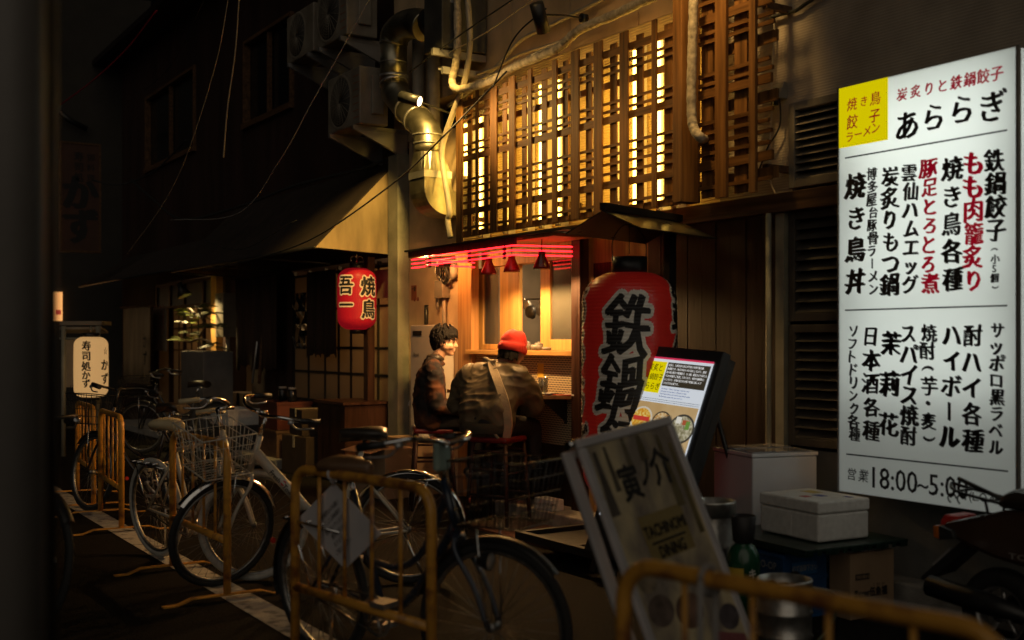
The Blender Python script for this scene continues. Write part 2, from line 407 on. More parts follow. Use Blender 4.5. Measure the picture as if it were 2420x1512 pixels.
b.done('frame', MT['pale'], wf, bevel=.004)
b = B(); b.box(5.415,5.421,pxY(1361,5.42),pxY(1304,5.42),1.46,2.12); b.done('pane', glass('dusty_glass', alpha=.5), wf)
b = B(); b.box(5.415,5.421,pxY(1178,5.42),pxY(1145,5.42),1.42,2.12); b.done('pane', bpy.data.materials['dusty_glass'], wf)
b = B(); p = at(1370, 795, 5.4); b.box(5.388,5.39,p.y-.03,p.y+.03,1.47,1.6); o = b.done('sticker', MT['whiteprint'], wf)
b = B(); b.box(5.3855,5.3875,p.y-.03,p.y+.03,1.47,1.525); b.done('print', P('green_print', (.03,.2,.06)), o)
b = B(); b.text('イン', (5.3875,p.y,1.565), (0,-1,0), (0,0,1), .03, .01); b.done('lettering', MT['ink'], o)
# kitchen interior
MT['kwall'] = P('kitchen_wall', (.22,.19,.15), .45, var=.3, sc=3, bump=.05)
b = B(); b.box(6.9,7.0,6.9,9.6,0,2.45); b.box(5.62,6.9,6.9,7.0,0,2.45); b.box(5.62,6.9,9.5,9.6,0,2.45); b.box(5.62,7,6.9,9.6,2.45,2.5); b.box(5.62,6.9,7,9.5,-.01,.004); b.done('kitchen', MT['kwall'], bl)
b = B(); b.box(6.5,6.88,7.05,9.45,.1,.9); b.done('kitchen_worktop', MT['steel'], bl)
b = B(); b.box(6.86,6.895,7.9,8.7,1.0,1.7); b.done('splashback', MT['steel'], bl)
b = B(); b.box(6.3,6.88,8.2,8.9,1.95,2.4); b.done('extractor_hood', MT['black'], bl)
l = bpy.data.lights.new('kitchen_lamp', 'AREA'); l.energy = 45; l.color = (1,.66,.33); l.size = .5
lo = bpy.data.objects.new('kitchen_lamp', l); COL.objects.link(lo); lo.location = (6.1,8.2,2.42)
# pans on a rail
rk = thing('pan_rail', 'black hanging rail across the kitchen hatch', 'rail', (5.75,8,1.9))
b = B(); p0, p1 = at(1228,707,5.75), at(1285,706,5.75); b.cyl(p0, p1, .007); b.cyl(p0, p0+V((0,0,.25)), .006); b.cyl(p1, p1+V((0,0,.25)), .006); b.done('bar', MT['black'], rk)
AXX = M(((0,0,1),(1,0,0),(0,1,0)))
def pan(px, py, r, X, mat, label, hx=0):
    c = at(px, py, X); t = thing('frying_pan', label, 'pan', c)
    b = B(); b.lathe([(.0,0),(r*.8,0),(r,.045),(r*.97,.045),(r*.78,.008),(0,.008)], c, 28, AXX @ M.Rotation(math.pi,3,'Y') if 0 else AXX); b.done('bowl', mat, t)
    b = B(); h = at(px+hx, 712, X); b.tube([c+V((0,0,r)), (c+h)/2+V((0,0,.05)), h], [.011,.012,.008], 8); b.done('handle', MT['steel'], t)
pan(1248, 737, .065, 5.7, MT['black'], 'dark round frying pan hanging from the kitchen rail', -2)
pan(1240, 722, .045, 5.74, MT['steel'], 'small ladle pan hanging left of the dark frying pan', -6)
pan(1274, 731, .075, 5.8, MT['steel'], 'bright steel pan hanging right of the dark frying pan', 4)
pan(1335, 727, .07, 5.62, MT['steel'], 'steel pan hanging behind the dusty window pane', -10)
def cup(px, py, r, h, lid, label):
    c = at(px, py, 5.32); c.z = 1.368; t = thing('condiment_pot', label, 'pot', c)
    b = B(); b.lathe([(r*.75,0),(r,h*.5),(r,h),(r*.85,h),(r*.8,h*.4),(0,.01)], c, 20); b.done('body', MT['ceramic'], t)
    if lid: b = B(); b.lathe([(r*1.02,h),(r*.9,h+.012),(.01,h+.016),(.01,h+.026),(0,h+.027)], c, 20); b.done('lid', MT['ceramic'], t)
cup(1243, 826, .038, .06, 1, 'tall lidded grey condiment pot on the counter ledge')
cup(1263, 826, .032, .048, 0, 'open grey pot with a spoon on the counter ledge')
cup(1273, 826, .036, .05, 1, 'squat lidded grey pot second from the window frame')
cup(1291, 826, .042, .028, 0, 'low stack of small dishes on the counter ledge')
# things on the shelf
c = at(1283, 915, 5.12); c.z = 1.015
t = thing('beer_mug', 'glass mug of pale drink beside the diner in the beanie', 'mug', c)
b = B(); b.lathe([(.035,0),(.04,.14),(.036,.14),(.032,.01),(0,.01)], c, 20); b.done('glass', glass('mug_glass', alpha=.6), t)
b = B(); b.lathe([(0,.015),(.03,.015),(.034,.09),(0,.09)], c, 16); b.done('drink', E('drink', (1,.62,.12), .6), t)  # glow put into the drink so it reads bright in the glass
c = at(1297, 925, 5.12); c.z = 1.016
b = B(); b.lathe([(.03,0),(.06,.018),(.055,.019),(.02,.006),(0,.006)], c, 20); tag(b.done('saucer', MT['whiteprint']), 'small white saucer on the wooden shelf', 'dish')
b = B(); q = c+V((.05,-.13,0)); b.obox(q, (.03,-.1,0), (.02,.006,0), (0,0,.012)); tag(b.done('chopstick_wrapper', MT['paper']), 'crumpled white wrapper on the end of the wooden shelf', 'wrapper')
b = B(); b.cyl(c+V((.0,-.05,.006)), c+V((.06,-.22,.006)), .005); tag(b.done('chopstick', MT['red']), 'red chopstick lying on the shelf beside the wrapper', 'chopstick')
b = B(); p = at(1277, 852, 5.297); b.box(5.296,5.2985,p.y-.045,p.y+.045,1.14,1.26); tg = b.done('order_card', MT['yellowlabel']); tag(tg, 'small yellow card stuck on the black tiles', 'card')

# ------------------------------------------------------------------ neon canopy
cn = thing('canopy', 'thin black sheet canopy over the kitchen counter', 'canopy', (4.8,8,2.26))
b = B(); b.prism([(4.78,6.83,2.262),(5.19,6.83,2.29),(5.19,9.36,2.29),(4.78,9.36,2.262)], (0,0,.018)); b.done('roof_sheet', MT['black'], cn)
b = B(); b.box(4.79,4.815,7.5,9.3,2.205,2.261); b.box(4.815,5.27,9.275,9.3,2.21,2.2615); b.done('fascia', MT['darkwood'], cn)
b = B(); b.box(4.82,5.18,7.0,9.27,2.235,2.258); b.done('soffit', MT['pale'], cn)
b = B(); b.box(4.86,4.92,8.95,9.25,2.212,2.232); b.done('added_strip_lamp', E('added_strip_lamp', (1,.55,.16), 4), cn)  # added strip behind the fascia, throws warm fill onto the cream wall
l = bpy.data.lights.new('added_fill_light', 'POINT'); l.energy = 21; l.color = (1,.46,.13); l.shadow_soft_size = .04
lo = bpy.data.objects.new('added_fill_light', l); COL.objects.link(lo); lo.location = (4.89,9.1,2.16)
NEON = E('neon_red', (1,.010,.018), 6.5)
ns = thing('neon_light', 'three parallel pink red neon tubes running under the black canopy edge', 'neon light', (4.8,8,2.2))
for k in range(3):
    z = 2.194-.037*k
    b = B(); b.tube([(4.775,8.93,z),(4.775,7.63,z)], .0055, 8); b.done('neon_tube', NEON, ns)
    b = B(); b.tube([(4.775,7.60,z),(4.775,7.5,z),(4.80,7.47,z),(5.22,7.285,z-.006)], .0055, 8); b.done('neon_tube', NEON, ns)
    b = B(); b.tube([(4.775,9.2,z-.01),(4.785,8.97,z-.01)], .0055, 8); b.done('neon_tube', NEON, ns)
for k in range(2):
    b = B(); b.tube([(4.80,8.92,2.165-.04*k),(5.2,8.8,2.15-.04*k)], .0055, 8); b.done('neon_tube', NEON, ns)
b = B()
for y in (8.9,8.2,7.65): b = B(); b.box(4.79,4.81,y,y+.02,2.10,2.205); b.done('bracket', MT['black'], ns)
b = B(); b.box(4.83,4.9,8.7,8.8,2.1,2.14); b.done('transformer', MT['black'], ns)
PENDT = P('red_enamel', (.20,.02,.012), .22, var=.15, bump=0, coat=.4)
for px, py, wh in ((1155,649,'leftmost of the three, against the wooden end panel'), (1209,643,'middle of the three, above the red beanie'), (1280,636,'rightmost of the three, beside the dusty window')):
    c = at(px, py, 4.92); c.z = at(px, py, 4.92).z
    t = thing('pendant_lamp', 'dark red cone pendant lamp, '+wh, 'lamp', c, group='pendant lamps over the counter')
    b = B(); b.lathe([(.068,0),(.066,.02),(.03,.105),(.028,.135),(.0,.137)], c, 24); b.lathe([(.066,.001),(.027,.1),(0,.1)], c, 24, caps=False); b.done('shade', PENDT, t)
    b = B(); b.cyl(c+V((0,0,.137)), c+V((0,0,.235)), .004, n=6); b.done('cord', MT['black'], t)
    b = B(); b.lathe([(0,.012),(.05,.012),(.05,.016),(0,.017)], c, 20); b.done('bulb', E('lamp_bulb', (1,.78,.5), 5), t)
    l = bpy.data.lights.new('pendant_light', 'SPOT'); l.energy = 170 if px == 1155 else 125; l.color = (1,.56,.20); l.spot_size = R(168); l.spot_blend = .3; l.shadow_soft_size = .04
    lo = bpy.data.objects.new('pendant_light', l); COL.objects.link(lo); lo.location = (0,0,.005); lo.parent = t

# ------------------------------------------------------------------ lattice screens with tube lamps behind
def Yp(px, X): return at(px, 300, X).y
thick = [3.53,3.05,2.58]; thin = [3.44,3.385,3.17,3.11,2.86,2.795,2.73,2.66,2.44]
la = thing('lattice_screen', 'long wooden lattice screen glowing from tube lamps behind it', 'screen', (5.0,7.4,2.36))
b = B()
for i, (x0, x1, yt) in enumerate([(1076,1090,236),(1122,1128,213),(1156,1172,205),(1200,1215,180),(1245,1254,163),(1303,1314,142),(1347,1366,119),(1401,1421,98),(1462,1482,74),(1538,1549,46)]):
    zt = at((x0+x1)/2, yt, 5).z; b.box(5.004-.002*(i%2),5.018,Yp(x1,5),Yp(x0,5),2.365 if i else 2.30,zt)
b.done('slat', MT['lattice'], la, bevel=.002)
b = B(); b.box(4.93,5.09,Yp(1640,4.93)+.12,Yp(1594,4.95),2.36,4.6); b.done('box_post', MT['lattice'], la, bevel=.004)
b = B(); ya, yb = Yp(1594,5), Yp(1080,5)
random.seed(3)
for z in thick: b.box(5.0185,5.032,ya,yb,z-.027,z+.027)
for z in thin: b.box(5.0185,5.03,ya,yb,z-.010,z+.010)
b.done('rail', MT['latticeY'], la)
b = B()
for i, (x0, x1) in enumerate([(1102,1116),(1142,1156),(1185,1199),(1231,1245),(1277,1293),(1328,1344),(1382,1400),(1439,1459),(1501,1521),(1567,1590)]):
    xm = (x0+x1)/2; zt = at(xm, 238-(xm-1080)*.36, 5.05).z; b.box(5.0325,5.044,Yp(x1-2,5.033),Yp(x0+2,5.033),2.37,min(zt,3.64))
for z in (3.31,2.39): b.box(5.0445,5.056,ya,yb,z-.025,z+.025)
b.done('slat', MT['lattice'], la)
lb = thing('lattice_screen', 'darker wooden lattice panel over the dark plank wall, lit from above', 'screen', (5.0,5.5,2.37))
b = B()
for i, (x0, x1) in enumerate([(1689,1715),(1769,1784)]): b.box(4.998,5.022,Yp(x1,5),Yp(x0,5),2.36,4.5)
b.done('slat', MT['lattice'], lb, bevel=.002)
ya, yb = Yp(1817,5), Yp(1643,5)
b = B()
for z in thick+[4.0,4.3]: b.box(5.0225,5.044,ya+random.uniform(-.015,.03),yb,z-.029,z+.029)
for z in thin+[3.64,3.7,3.9]: b.box(5.0225,5.04,ya+random.uniform(-.015,.03),yb,z-.012,z+.012)
b.done('rail', MT['latticeY'], lb)
b = B()
for i, (x0, x1) in enumerate([(1659,1685),(1736,1766)]): b.box(5.0445,5.064,Yp(x1,5.05),Yp(x0,5.05),2.38,4.4)
for z in (3.31,2.95,2.48): b.box(5.065,5.083,ya,yb,z-.035,z+.035)
b.done('slat', MT['lattice'], lb)
b = B()
for y in (ya+.1, yb-.1, Yp(1580,5), Yp(1300,5), Yp(1100,5)):
    for z in (2.5,3.5): b = B(); b.box(5.084,5.3,y,y+.04,z,z+.04); b.done('batten', MT['beam'], la)
TUBE = E('tube_lamp', (1,.60,.10), 15)
for px, z0, z1 in ((1100,2.95,3.42),(1133,2.42,3.46),(1192,2.42,3.48),(1238,2.42,3.5),(1391,2.42,3.54),(1277.5,2.42,3.54),(1317,2.42,3.54),(1450,2.42,3.54),(1500,2.42,3.56),(1555,2.42,3.58),(1592,2.42,3.58)):  # tubes wholly hidden by slats are assumed, added to light the wall
    y = Yp(px, 5.2)
    wh = {1100:'short tube lamp behind the left end of the lattice',1133:'long tube lamp second from the left end of the lattice',1277.5:'thin tube lamp half hidden left of the lattice middle',1317:'bright tube lamp near the middle of the lattice',1192:'tube lamp assumed hidden behind the fourth back slat of the lattice',1238:'tube lamp assumed hidden behind the fifth back slat of the lattice',1391:'tube lamp assumed hidden by the back slat just right of the lattice middle',1450:'tube lamp assumed hidden behind a slat between the middle and the brightest tube',1500:'thin tube lamp left of the brightest one',1555:'brightest full length tube lamp near the right of the lattice',1592:'tube lamp beside the square box post of the lattice'}[px]
    t = thing('tube_lamp', 'glowing yellow '+wh, 'tube lamp', (5.2,y,z0), group='tube lamps behind the lattice')
    b = B(); b.cyl((5.2,y,z0),(5.2,y,z1),.015,n=12); b.done('tube', TUBE, t)
    b = B(); b.box(5.225,5.297,y-.02,y+.02,z0-.05,z1+.05); b.cyl((5.2,y,z0-.05),(5.2,y,z0),.018,n=10); b.cyl((5.2,y,z1),(5.2,y,z1+.04),.018,n=10); b.done('batten', MT['whiteprint'], t)

# ------------------------------------------------------------------ spot lamps on arms
def spot(c, d, arm, label, energy, size=60, blend=.6, r=.048, L=.2, col=(1,.60,.19)):
    c, d = V(c), V(d).normalized(); t = thing('spot_lamp', label, 'spot lamp', c, group='spot lamps on arms over the lattice')
    m = d.to_track_quat('Z','Y').to_matrix()
    b = B(); b.lathe([(0,-L),(r,-L),(r,0),(r*.9,0),(r*.85,-.03),(0,-.03)], c, 24, m); b.done('housing', MT['black'], t)
    b = B(); b.lathe([(0,-.012),(r*.84,-.012),(r*.84,-.01),(0,-.009)], c, 20, m); b.done('lens', E('spot_lens', (1,.72,.42), 14), t)
    b = B(); a = V(arm); b.tube([c-d*L*.6, (c-d*L*.6)*.5+a*.5+V((0,0,.01)), a], .008, 8); b.cyl(a, a+V((.05,0,0)), .035); b.done('arm', MT['black'], t)
    l = bpy.data.lights.new('spot_light', 'SPOT'); l.energy = energy; l.color = col; l.spot_size = R(size); l.spot_blend = blend; l.shadow_soft_size = .11
    lo = bpy.data.objects.new('spot_light', l); COL.objects.link(lo); lo.parent = t
    lo.location = d*.002; lo.rotation_euler = (-d).to_track_quat('Z','Y').to_euler()
    return t
ca = at(993,240,4.5)
spot(ca, (.5,-.8,-.3), (5.25,9.1,ca.z+.03), 'lit black spot lamp pointing along the lattice from the silver duct', 70, 80)
cb = at(1284,76,4.3)
spot(cb, (.5,.3,-.85), (5.24,7.23,3.98), 'black spot lamp tilted down over the middle of the lattice', 20, 84, .9)
spot((3.3,6.15,4.9), V((5.1,6.25,3.25))-V((3.3,6.15,4.9)), (5.24,6.15,5.1), 'added spot lamp on a long arm above the frame brightening the middle of the lattice', 26, 44, .9)  # extra lamp out of view, added to brighten the lattice slats
spot((4.25,5.2,4.9), V((5.0,5.5,3.5))-V((4.25,5.2,4.9)), (5.24,5.15,5.1), 'assumed spot lamp above the right lattice panel, out of sight at the top', 230, 48, 1.0)  # lamp out of view, assumed from the glow on plaster and right lattice
spot((4.25,7.8,4.5), V((5.0,10.1,2.3))-V((4.25,7.8,4.5)), (5.24,7.8,4.75), 'assumed spot lamp above the frame shining along the street on the awning end', 750, 42, .6, .048, .2, (1,.62,.15))  # assumed lamp out of view, added to light the awning end and cream wall

# ------------------------------------------------------------------ exhaust duct
du = thing('exhaust_duct', 'silver exhaust duct bending down the wall into a squared boot', 'duct', (4.985,9.25,2.6))
X = 4.985
def A(px, py): return at(px, py, X)
pts = curve([A(1006,64), A(985,55), A(955,62), A(934,82), A(930,102)], 12)
rs = [.135*(1+.05*(i % 2)) for i in range(len(pts))]
b = B(); b.tube(pts, rs, 28); b.done('flexible_elbow', MT['galv'], du)
b = B(); b.tube([A(930,100), A(930,196)], .132, 32); b.done('straight_section', MT['galv'], du)
k = [A(930,196), A(934,222), A(962,258), A(995,292), A(1010,316), A(1012,350), A(1012,362)]
b = B(); b.tube(k, .132, 32); b.done('bent_section', MT['galv'], du)
for p, q in ((A(930,98),A(930,104)),(A(930,148),A(930,150)),(A(930,178),A(930,185)),(A(930,194),A(931,200)),(A(962,258),A(965,261)),(A(984,281),A(987,284)),(A(1010,318),A(1010,322)),(A(1012,338),A(1012,342))):
    b = B(); b.tube([p, q], .139, 32); b.done('joint_band', MT['alu'], du)
c0 = A(1012,362); y0, y1 = 9.10, 9.39
b = B(); N = 24
top = [c0+V((.132*math.cos(2*math.pi*i/N), .132*math.sin(2*math.pi*i/N), 0)) for i in range(N)]
def sq(a):
    c, s = math.cos(a), math.sin(a); m = max(abs(c), abs(s)); return V((4.985+.137*c/m, (y0+y1)/2+.145*s/m, 3.0))
bot = [sq(2*math.pi*i/N) for i in range(N)]
for i in range(N): b.poly([bot[i], bot[(i+1)%N], top[(i+1)%N], top[i]])
b.done('transition', MT['galv'], du)
pr = [(4.85,y0,2.995),(4.85,y0,2.84)]+[(4.85+.24*(1-math.cos(a)), y0, 2.84-.24*math.sin(a)) for a in (R(x) for x in range(10,91,10))]+[(5.29,y0,2.6),(5.29,y0,2.80),(5.20,y0,2.80),(5.14,y0,2.84),(5.122,y0,2.995)]
b = B(); b.prism(pr, (0,y1-y0,0)); b.done('boot', MT['galv'], du, bevel=.004)
b = B(); b.box(4.843,5.13,y0-.007,y1+.007,2.935,2.998); b.done('tape_band', MT['alu'], du)
fb = thing('fan_box', 'dark metal fan box at the top of the silver duct', 'fan box', (5.1,9.3,4.1))
b = B(); p = at(1062, 132, 5.0); b.box(4.82,5.28,8.72,9.05,4.02,5.2); b.done('casing', P('dark_casing', (.10,.095,.08), .5, .3, var=.3), fb, bevel=.006)
b = B(); b.box(4.9,5.0,8.716,8.719,4.42,4.62); b.done('label', MT['greyprint'], fb)
b = B(); b.tube([(4.985,9.05,p.z+.36),(4.985,9.2,p.z+.36)], .15, 24); b.done('collar', MT['black'], fb)
for z, ln in ((3.98,1),(3.83,2)):
    b = B(); b.box(4.75 if ln==1 else 4.85,5.29,8.75,8.79,z-.03,z+.03)
    for i in range(9): b.box(4.80+.05*i,4.825+.05*i,8.745,8.749,z-.008,z+.008)
    tag(b.done('strut_channel', [MT['alu']]), ('upper' if ln==1 else 'lower')+' slotted metal channel under the fan box', 'bracket')
for i, px in enumerate((988,1025)):
    p = at(px, 300, 5.22); b = B(); b.cyl((5.22,p.y,2.9),(5.22,p.y,4.6),.06,n=20)
    tag(b.done('wall_pipe', MT['pipe']), ('wide pale wall pipe right beside the silver duct','wide pale wall pipe between the duct and the lattice')[i], 'pipe')

# ------------------------------------------------------------------ air conditioner units
def ac(loc, wdt, h, d, label, stripes=True):
    t = thing('air_conditioner', label, 'air conditioner', loc, 0, 'outdoor air conditioner units')
    x, y, z = loc   # front lower corner nearest the camera: front at x, runs +y
    b = B(); b.box(x,x+d,y,y+wdt,z,z+h); b.done('casing', MT['acwhite'], t, bevel=.012)
    cy, cz, r = y+wdt*.60, z+h*.5, h*.43
    mx = M(((0,0,-1),(1,0,0),(0,1,0)))
    b = B(); b.lathe([(0,-.004),(r,-.004),(r,.002),(0,.002)], (x,cy,cz), 40, mx); b.done('fan_opening', MT['acgrille'], t)
    b = B(); b.lathe([(r,.002),(r+.02,.012),(r+.035,.002)], (x,cy,cz), 48, mx, caps=False)
    for i in range(9): a = r*(i+1)/10; b.lathe([(a-.0025,.006),(a+.0025,.008)], (x,cy,cz), 36, mx, caps=False)
    for i in range(20): a = 2*math.pi*i/20; b.tube([(x-.008,cy+.02*math.cos(a),cz+.02*math.sin(a)),(x-.008,cy+r*math.cos(a+.25),cz+r*math.sin(a+.25))], .0025, 4)
    b.done('fan_grille', MT['acwhite'], t)
    if stripes:
        sm_ = P('casing_stripe', (.30,.11,.05), .6)
        for i in range(7): b = B(); b.box(x-.002,x+.001,y+.02,y+.15,z+h*(.12+.12*i),z+h*(.12+.12*i)+.008); b.done('stripe', sm_, t)
    b = B(); b.box(x+.12,x+.26,y-.03,y+.002,z+.18*h,z+.85*h); b.done('valve_cover', MT['acwhite'], t, bevel=.01)
    b = B()
    for yy in (y+.08,y+wdt-.12): b = B(); b.prism([(x-.02,yy,z-.045),(5.29,yy,z-.045),(5.29,yy,z-.28),(5.25,yy,z-.28)], (0,.035,0)); b.box(x-.03,5.29,yy-.003,yy+.038,z-.044,z-.003); b.done('bracket', MT['alu'], t)
ac((4.72,10.2,3.58), .78, .57, .31, 'lowest cream air conditioner unit beside the silver duct')
ac((4.68,10.42,4.5), .74, .62, .34, 'large cream air conditioner unit cut by the top edge above the lowest one')
ac((4.70,11.32,4.53), .76, .52, .31, 'far left air conditioner unit with a spiral fan grille', False)

# ------------------------------------------------------------------ pipes and cables
def run(name, label, cat, pts, X, r, mat, n=8, dense=8, wob=0):
    p = curve([at(a[0], a[1], a[2] if len(a) > 2 else X) for a in pts], dense)
    rr = [r*(1+wob*math.sin(i*1.7)*math.cos(i*.6)) for i in range(len(p))]
    b = B(); b.tube(p, rr, n); return tag(b.done(name, mat), label, cat)
run('wrapped_pipe', 'thick taped pipe bending along the top edge of the lattice', 'pipe', [(1080,-40),(1080,120),(1068,190),(1078,210),(1105,208),(1160,190),(1215,158),(1270,135),(1320,112),(1370,70),(1450,36),(1590,-30)], 4.95, .034, MT['tape'], 12, 14, .13)
run('wall_conduit', 'yellow lit conduit dropping from the taped pipe past the duct boot', 'conduit', [(1102,-40),(1110,100),(1098,190),(1080,240),(1052,320),(1044,370),(1052,430),(1062,500),(1058,520),(1064,562)], 5.0, .026, MT['pipe'], 10, 10)
run('wrapped_pipe', 'white taped pipe curling down the square post between the two lattice panels', 'pipe', [(1640,-50),(1637,60),(1634,180),(1634,270),(1640,305),(1655,325),(1668,330,5.1)], 4.90, .031, MT['tape'], 12, 12, .08)
run('wall_conduit', 'thin conduit curving across the dark wall above the lattice', 'conduit', [(1060,250),(1110,215),(1180,150),(1230,95),(1300,60),(1400,10),(1450,-20)], 5.26, .018, MT['pipe'])
run('wall_conduit', 'second thin conduit running just above the taped pipe', 'conduit', [(1060,205),(1120,178),(1170,160),(1230,128),(1330,96),(1420,52),(1500,10)], 5.2, .015, MT['pipe'])
run('cable', 'pale cable hanging down the plaster beside the right lattice panel', 'cable', [(1822,-10),(1824,40),(1829,60),(1826,130),(1822,200),(1823,260),(1820,310),(1818,380),(1820,430),(1832,458)], 5.27, .006, MT['pipe'], 6)
run('cable', 'black power cable looping from the wall socket', 'cable', [(1841,228),(1844,270),(1841,300),(1825,330),(1815,345),(1790,410)], 5.26, .006, MT['rubber'], 6)
run('cable', 'dark cable crossing the bright plaster at the top', 'cable', [(1822,42),(1850,32),(1880,25),(1905,8),(1960,-25)], 5.27, .012, MT['rubber'], 6)
run('cable', 'bundle of thin cables lying along the conduit above the lattice', 'cable', [(1105,205),(1150,180),(1210,158),(1260,128),(1310,108),(1340,95)], 5.05, .012, MT['pipe'], 6)
so = thing('wall_socket', 'pale weatherproof wall socket on the plaster beside the lattice', 'socket', at(1846,225,5.28))
p = at(1846,225,5.29)
b = B(); b.prism([(5.21,p.y-.045,p.z-.03),(5.298,p.y-.045,p.z-.03),(5.298,p.y-.045,p.z+.075),(5.27,p.y-.045,p.z+.075)], (0,.09,0)); b.done('hood', MT['acwhite'], so, bevel=.004)
b = B(); b.cyl((5.24,p.y,p.z-.07),(5.24,p.y,p.z-.02),.016); b.done('plug', MT['black'], so)
# overhead wires: each hangs between fixings at different distances
def wire(pts, label, r=.006, mat='rubber'):
    p = curve([dep(*a) for a in pts], 10); b = B(); b.tube(p, r, 5); tag(b.done('overhead_wire', MT[mat]), label, 'wire')
wire([(1215,150,9.2),(1050,320,9.6),(930,432,10),(745,560,10.6),(600,612,11.5),(480,640,13)], 'black wire slanting from the lattice down across the awning end', .008)
wire([(1290,20,8.6),(1215,90,8.8),(1165,205,9.0)], 'black wire rising in front of the taped pipe', .007)
wire([(1240,-20,9),(1120,60,9.5),(1035,120,10),(968,170,10.4)], 'black wire crossing the fan box to the duct', .007)
wire([(1270,-10,9),(1150,75,9.6),(1060,125,10)], 'thin pale wire just below the black one crossing the fan box', .005, 'pipe')
wire([(882,-20,9.5),(800,130,9.8),(735,245,10),(660,380,10.5),(560,505,11.5),(400,520,13.5)], 'thin wire hanging in front of the air conditioners', .004, 'greyprint')
wire([(542,-20,10),(510,150,10.3),(440,370,11),(380,490,12),(300,600,14)], 'pale thin wire hanging in front of the brown wall', .004, 'pipe')
wire([(566,-20,10.2),(556,120,10.2),(538,250,10.2),(530,345,10.2),(528,372,10.2)], 'loose pale rope end hanging in front of the brown wall', .007, 'rope')
wire([(490,-20,11),(440,90,11.5),(395,165,12.5),(340,215,15)], 'faint wire at the upper left above the far window', .004)
wire([(940,368,11.6),(850,400,11.9),(700,438,12.6),(560,490,13.6),(430,518,15),(360,470,16),(310,425,17)], 'thick black cable sagging along the top of the awning', .018)
wire([(220,425,17),(260,436,17),(310,430,17),(370,400,16.5),(440,330,15.5)], 'black cable dipping beside the vertical sign', .012)
wire([(145,246,19),(220,190,17.5),(300,115,16),(370,25,14.5)], 'reddish cable rising across the night sky', .01, 'redink')
wire([(700,520,11.2),(560,590,12.2),(440,545,13.5)], 'thin slack wire under the awning cable', .004)

# ------------------------------------------------------------------ big illuminated menu sign
sg = thing('menu_sign', 'large white backlit menu board covered in brush lettering on the right wall', 'sign', (5.05,3.9,.6))
XS = 5.05; yL, yR = at(1982,500,XS).y, at(2402,500,XS).y; zT, zB = 2.885, .595
FACE = translucent('sign_face', (.84,.86,.84), .75, em=.16, emcol=(.97,1,.95))
b = B(); b.box(XS,XS+.004,yR,yL,zB,zT); b.done('face_panel', FACE, sg)
b = B(); b.box(XS+.006,5.275,yR-.002,yR+.002,zB+.01,zT-.01); b.done('side_panel', FACE, sg)
b = B(); b.box(XS+.005,5.28,yL-.004,yL,zB,zT); b.box(XS+.005,5.28,yR,yL,zT-.004,zT); b.box(XS+.005,5.28,yR,yL,zB,zB+.004); b.box(5.276,5.28,yR,yL,zB,zT); b.done('casing', P('sign_casing', (.72,.72,.70), .5, var=.05, bump=0), sg)
b = B(); b.box(XS-.004,XS+.02,yL-.002,yL+.01,zB-.006,zT+.006); b.box(XS-.003,XS+.02,yR-.01,yR+.004,zB-.006,zT+.006); b.done('edge_trim', MT['alu'], sg)
for z, h, p in ((2.57,.5,2.9),(2.0,.55,2.3),(1.4,.5,1.8)):
    l = bpy.data.lights.new('sign_lamp', 'AREA'); l.shape = 'RECTANGLE'; l.size = .95; l.size_y = h; l.energy = p; l.color = (.96,1,.955)
    lo = bpy.data.objects.new('sign_lamp', l); COL.objects.link(lo); lo.location = (5.25,(yL+yR)/2,z); lo.rotation_euler = (0,R(90),R(180)); lo.rotation_euler = V((-1,0,0)).to_track_quat('-Z','Y').to_euler(); lo.parent = sg; lo.matrix_parent_inverse = WM[sg.name].inverted()
def pS(px, py): return at(px, py, XS)
ys = [at(2098,270,XS).y, yL]
YEL = E('yellow_film', (.95,.80,.0), .62)
b = B(); b.box(XS-.0012,XS-.0004,ys[0],ys[1],pS(2098,330).z,zT); b.done('yellow_block', YEL, sg)
SX, SU = V((0,-1,0)), V((0,0,1))
tb, tr = B(), B()
def col(t, s, px, y0, y1, size=None, off=.016, brush=.042, sx=1.0):
    n = len(s); t_ = XS/ray(px, 500).x; pitch = (y1-y0)/n
    for i, ch in enumerate(s):
        z = size or pitch*1.02
        k = min(z*1.2, pitch*1.05)*t_
        if ch in 'ーり（）()・':
            pass
        c = pS(px+random.uniform(-3,3), y0+pitch*(i+.5)) + V((-.0004,0,0))
        if ch == 'ー':   # vertical long mark
            tb_ = t; tb_.text('丨', c, SX, SU, k*.8, off, 1, brush, center=True)
        elif ch in '（）':
            t.text(ch, c, SU*-1, SX, k*.8, off, 1, brush)
        else: t.text(ch, c, SX, SU, k*random.uniform(.94,1.08), off, sx*random.uniform(.93,1.03), brush*random.uniform(.75,1.25), shear=random.uniform(-.02,.12), wob=.022)
random.seed(11)
def row(t, s, pts, sizes, off=.012, brush=.028):
    for ch, (px, py), z in zip(s, pts, sizes):
        t.text(ch, pS(px,py)+V((-.0016,0,0)), SX, SU, z*XS/ray(px,py).x, off, .95, brush, shear=.10, wob=.02)
def lerp_row(t, s, p0, p1, z0, z1, **k):
    n = len(s); row(t, s, [(p0[0]+(p1[0]-p0[0])*i/(n-1), p0[1]+(p1[1]-p0[1])*i/(n-1)) for i in range(n)], [z0+(z1-z0)*i/(n-1) for i in range(n)], **k)
row(tr, '焼き鳥', [(2014,246),(2042,239),(2069,232)], [32,26,34], off=.004, brush=.012)
row(tr, '餃子', [(2014,288),(2067,273)], [36,36], off=.004, brush=.012)
lerp_row(tr, 'ラーメン', (2008,324), (2070,302), 27, 29, off=.004, brush=.012)
lerp_row(tr, '炭炙りと鉄鍋餃子', (2132,223), (2356,173), 32, 37)
row(tb, 'あららぎ', [(2144,296),(2208,277),(2275,259),(2348,250)], [76,72,76,80], off=.006, brush=.034)
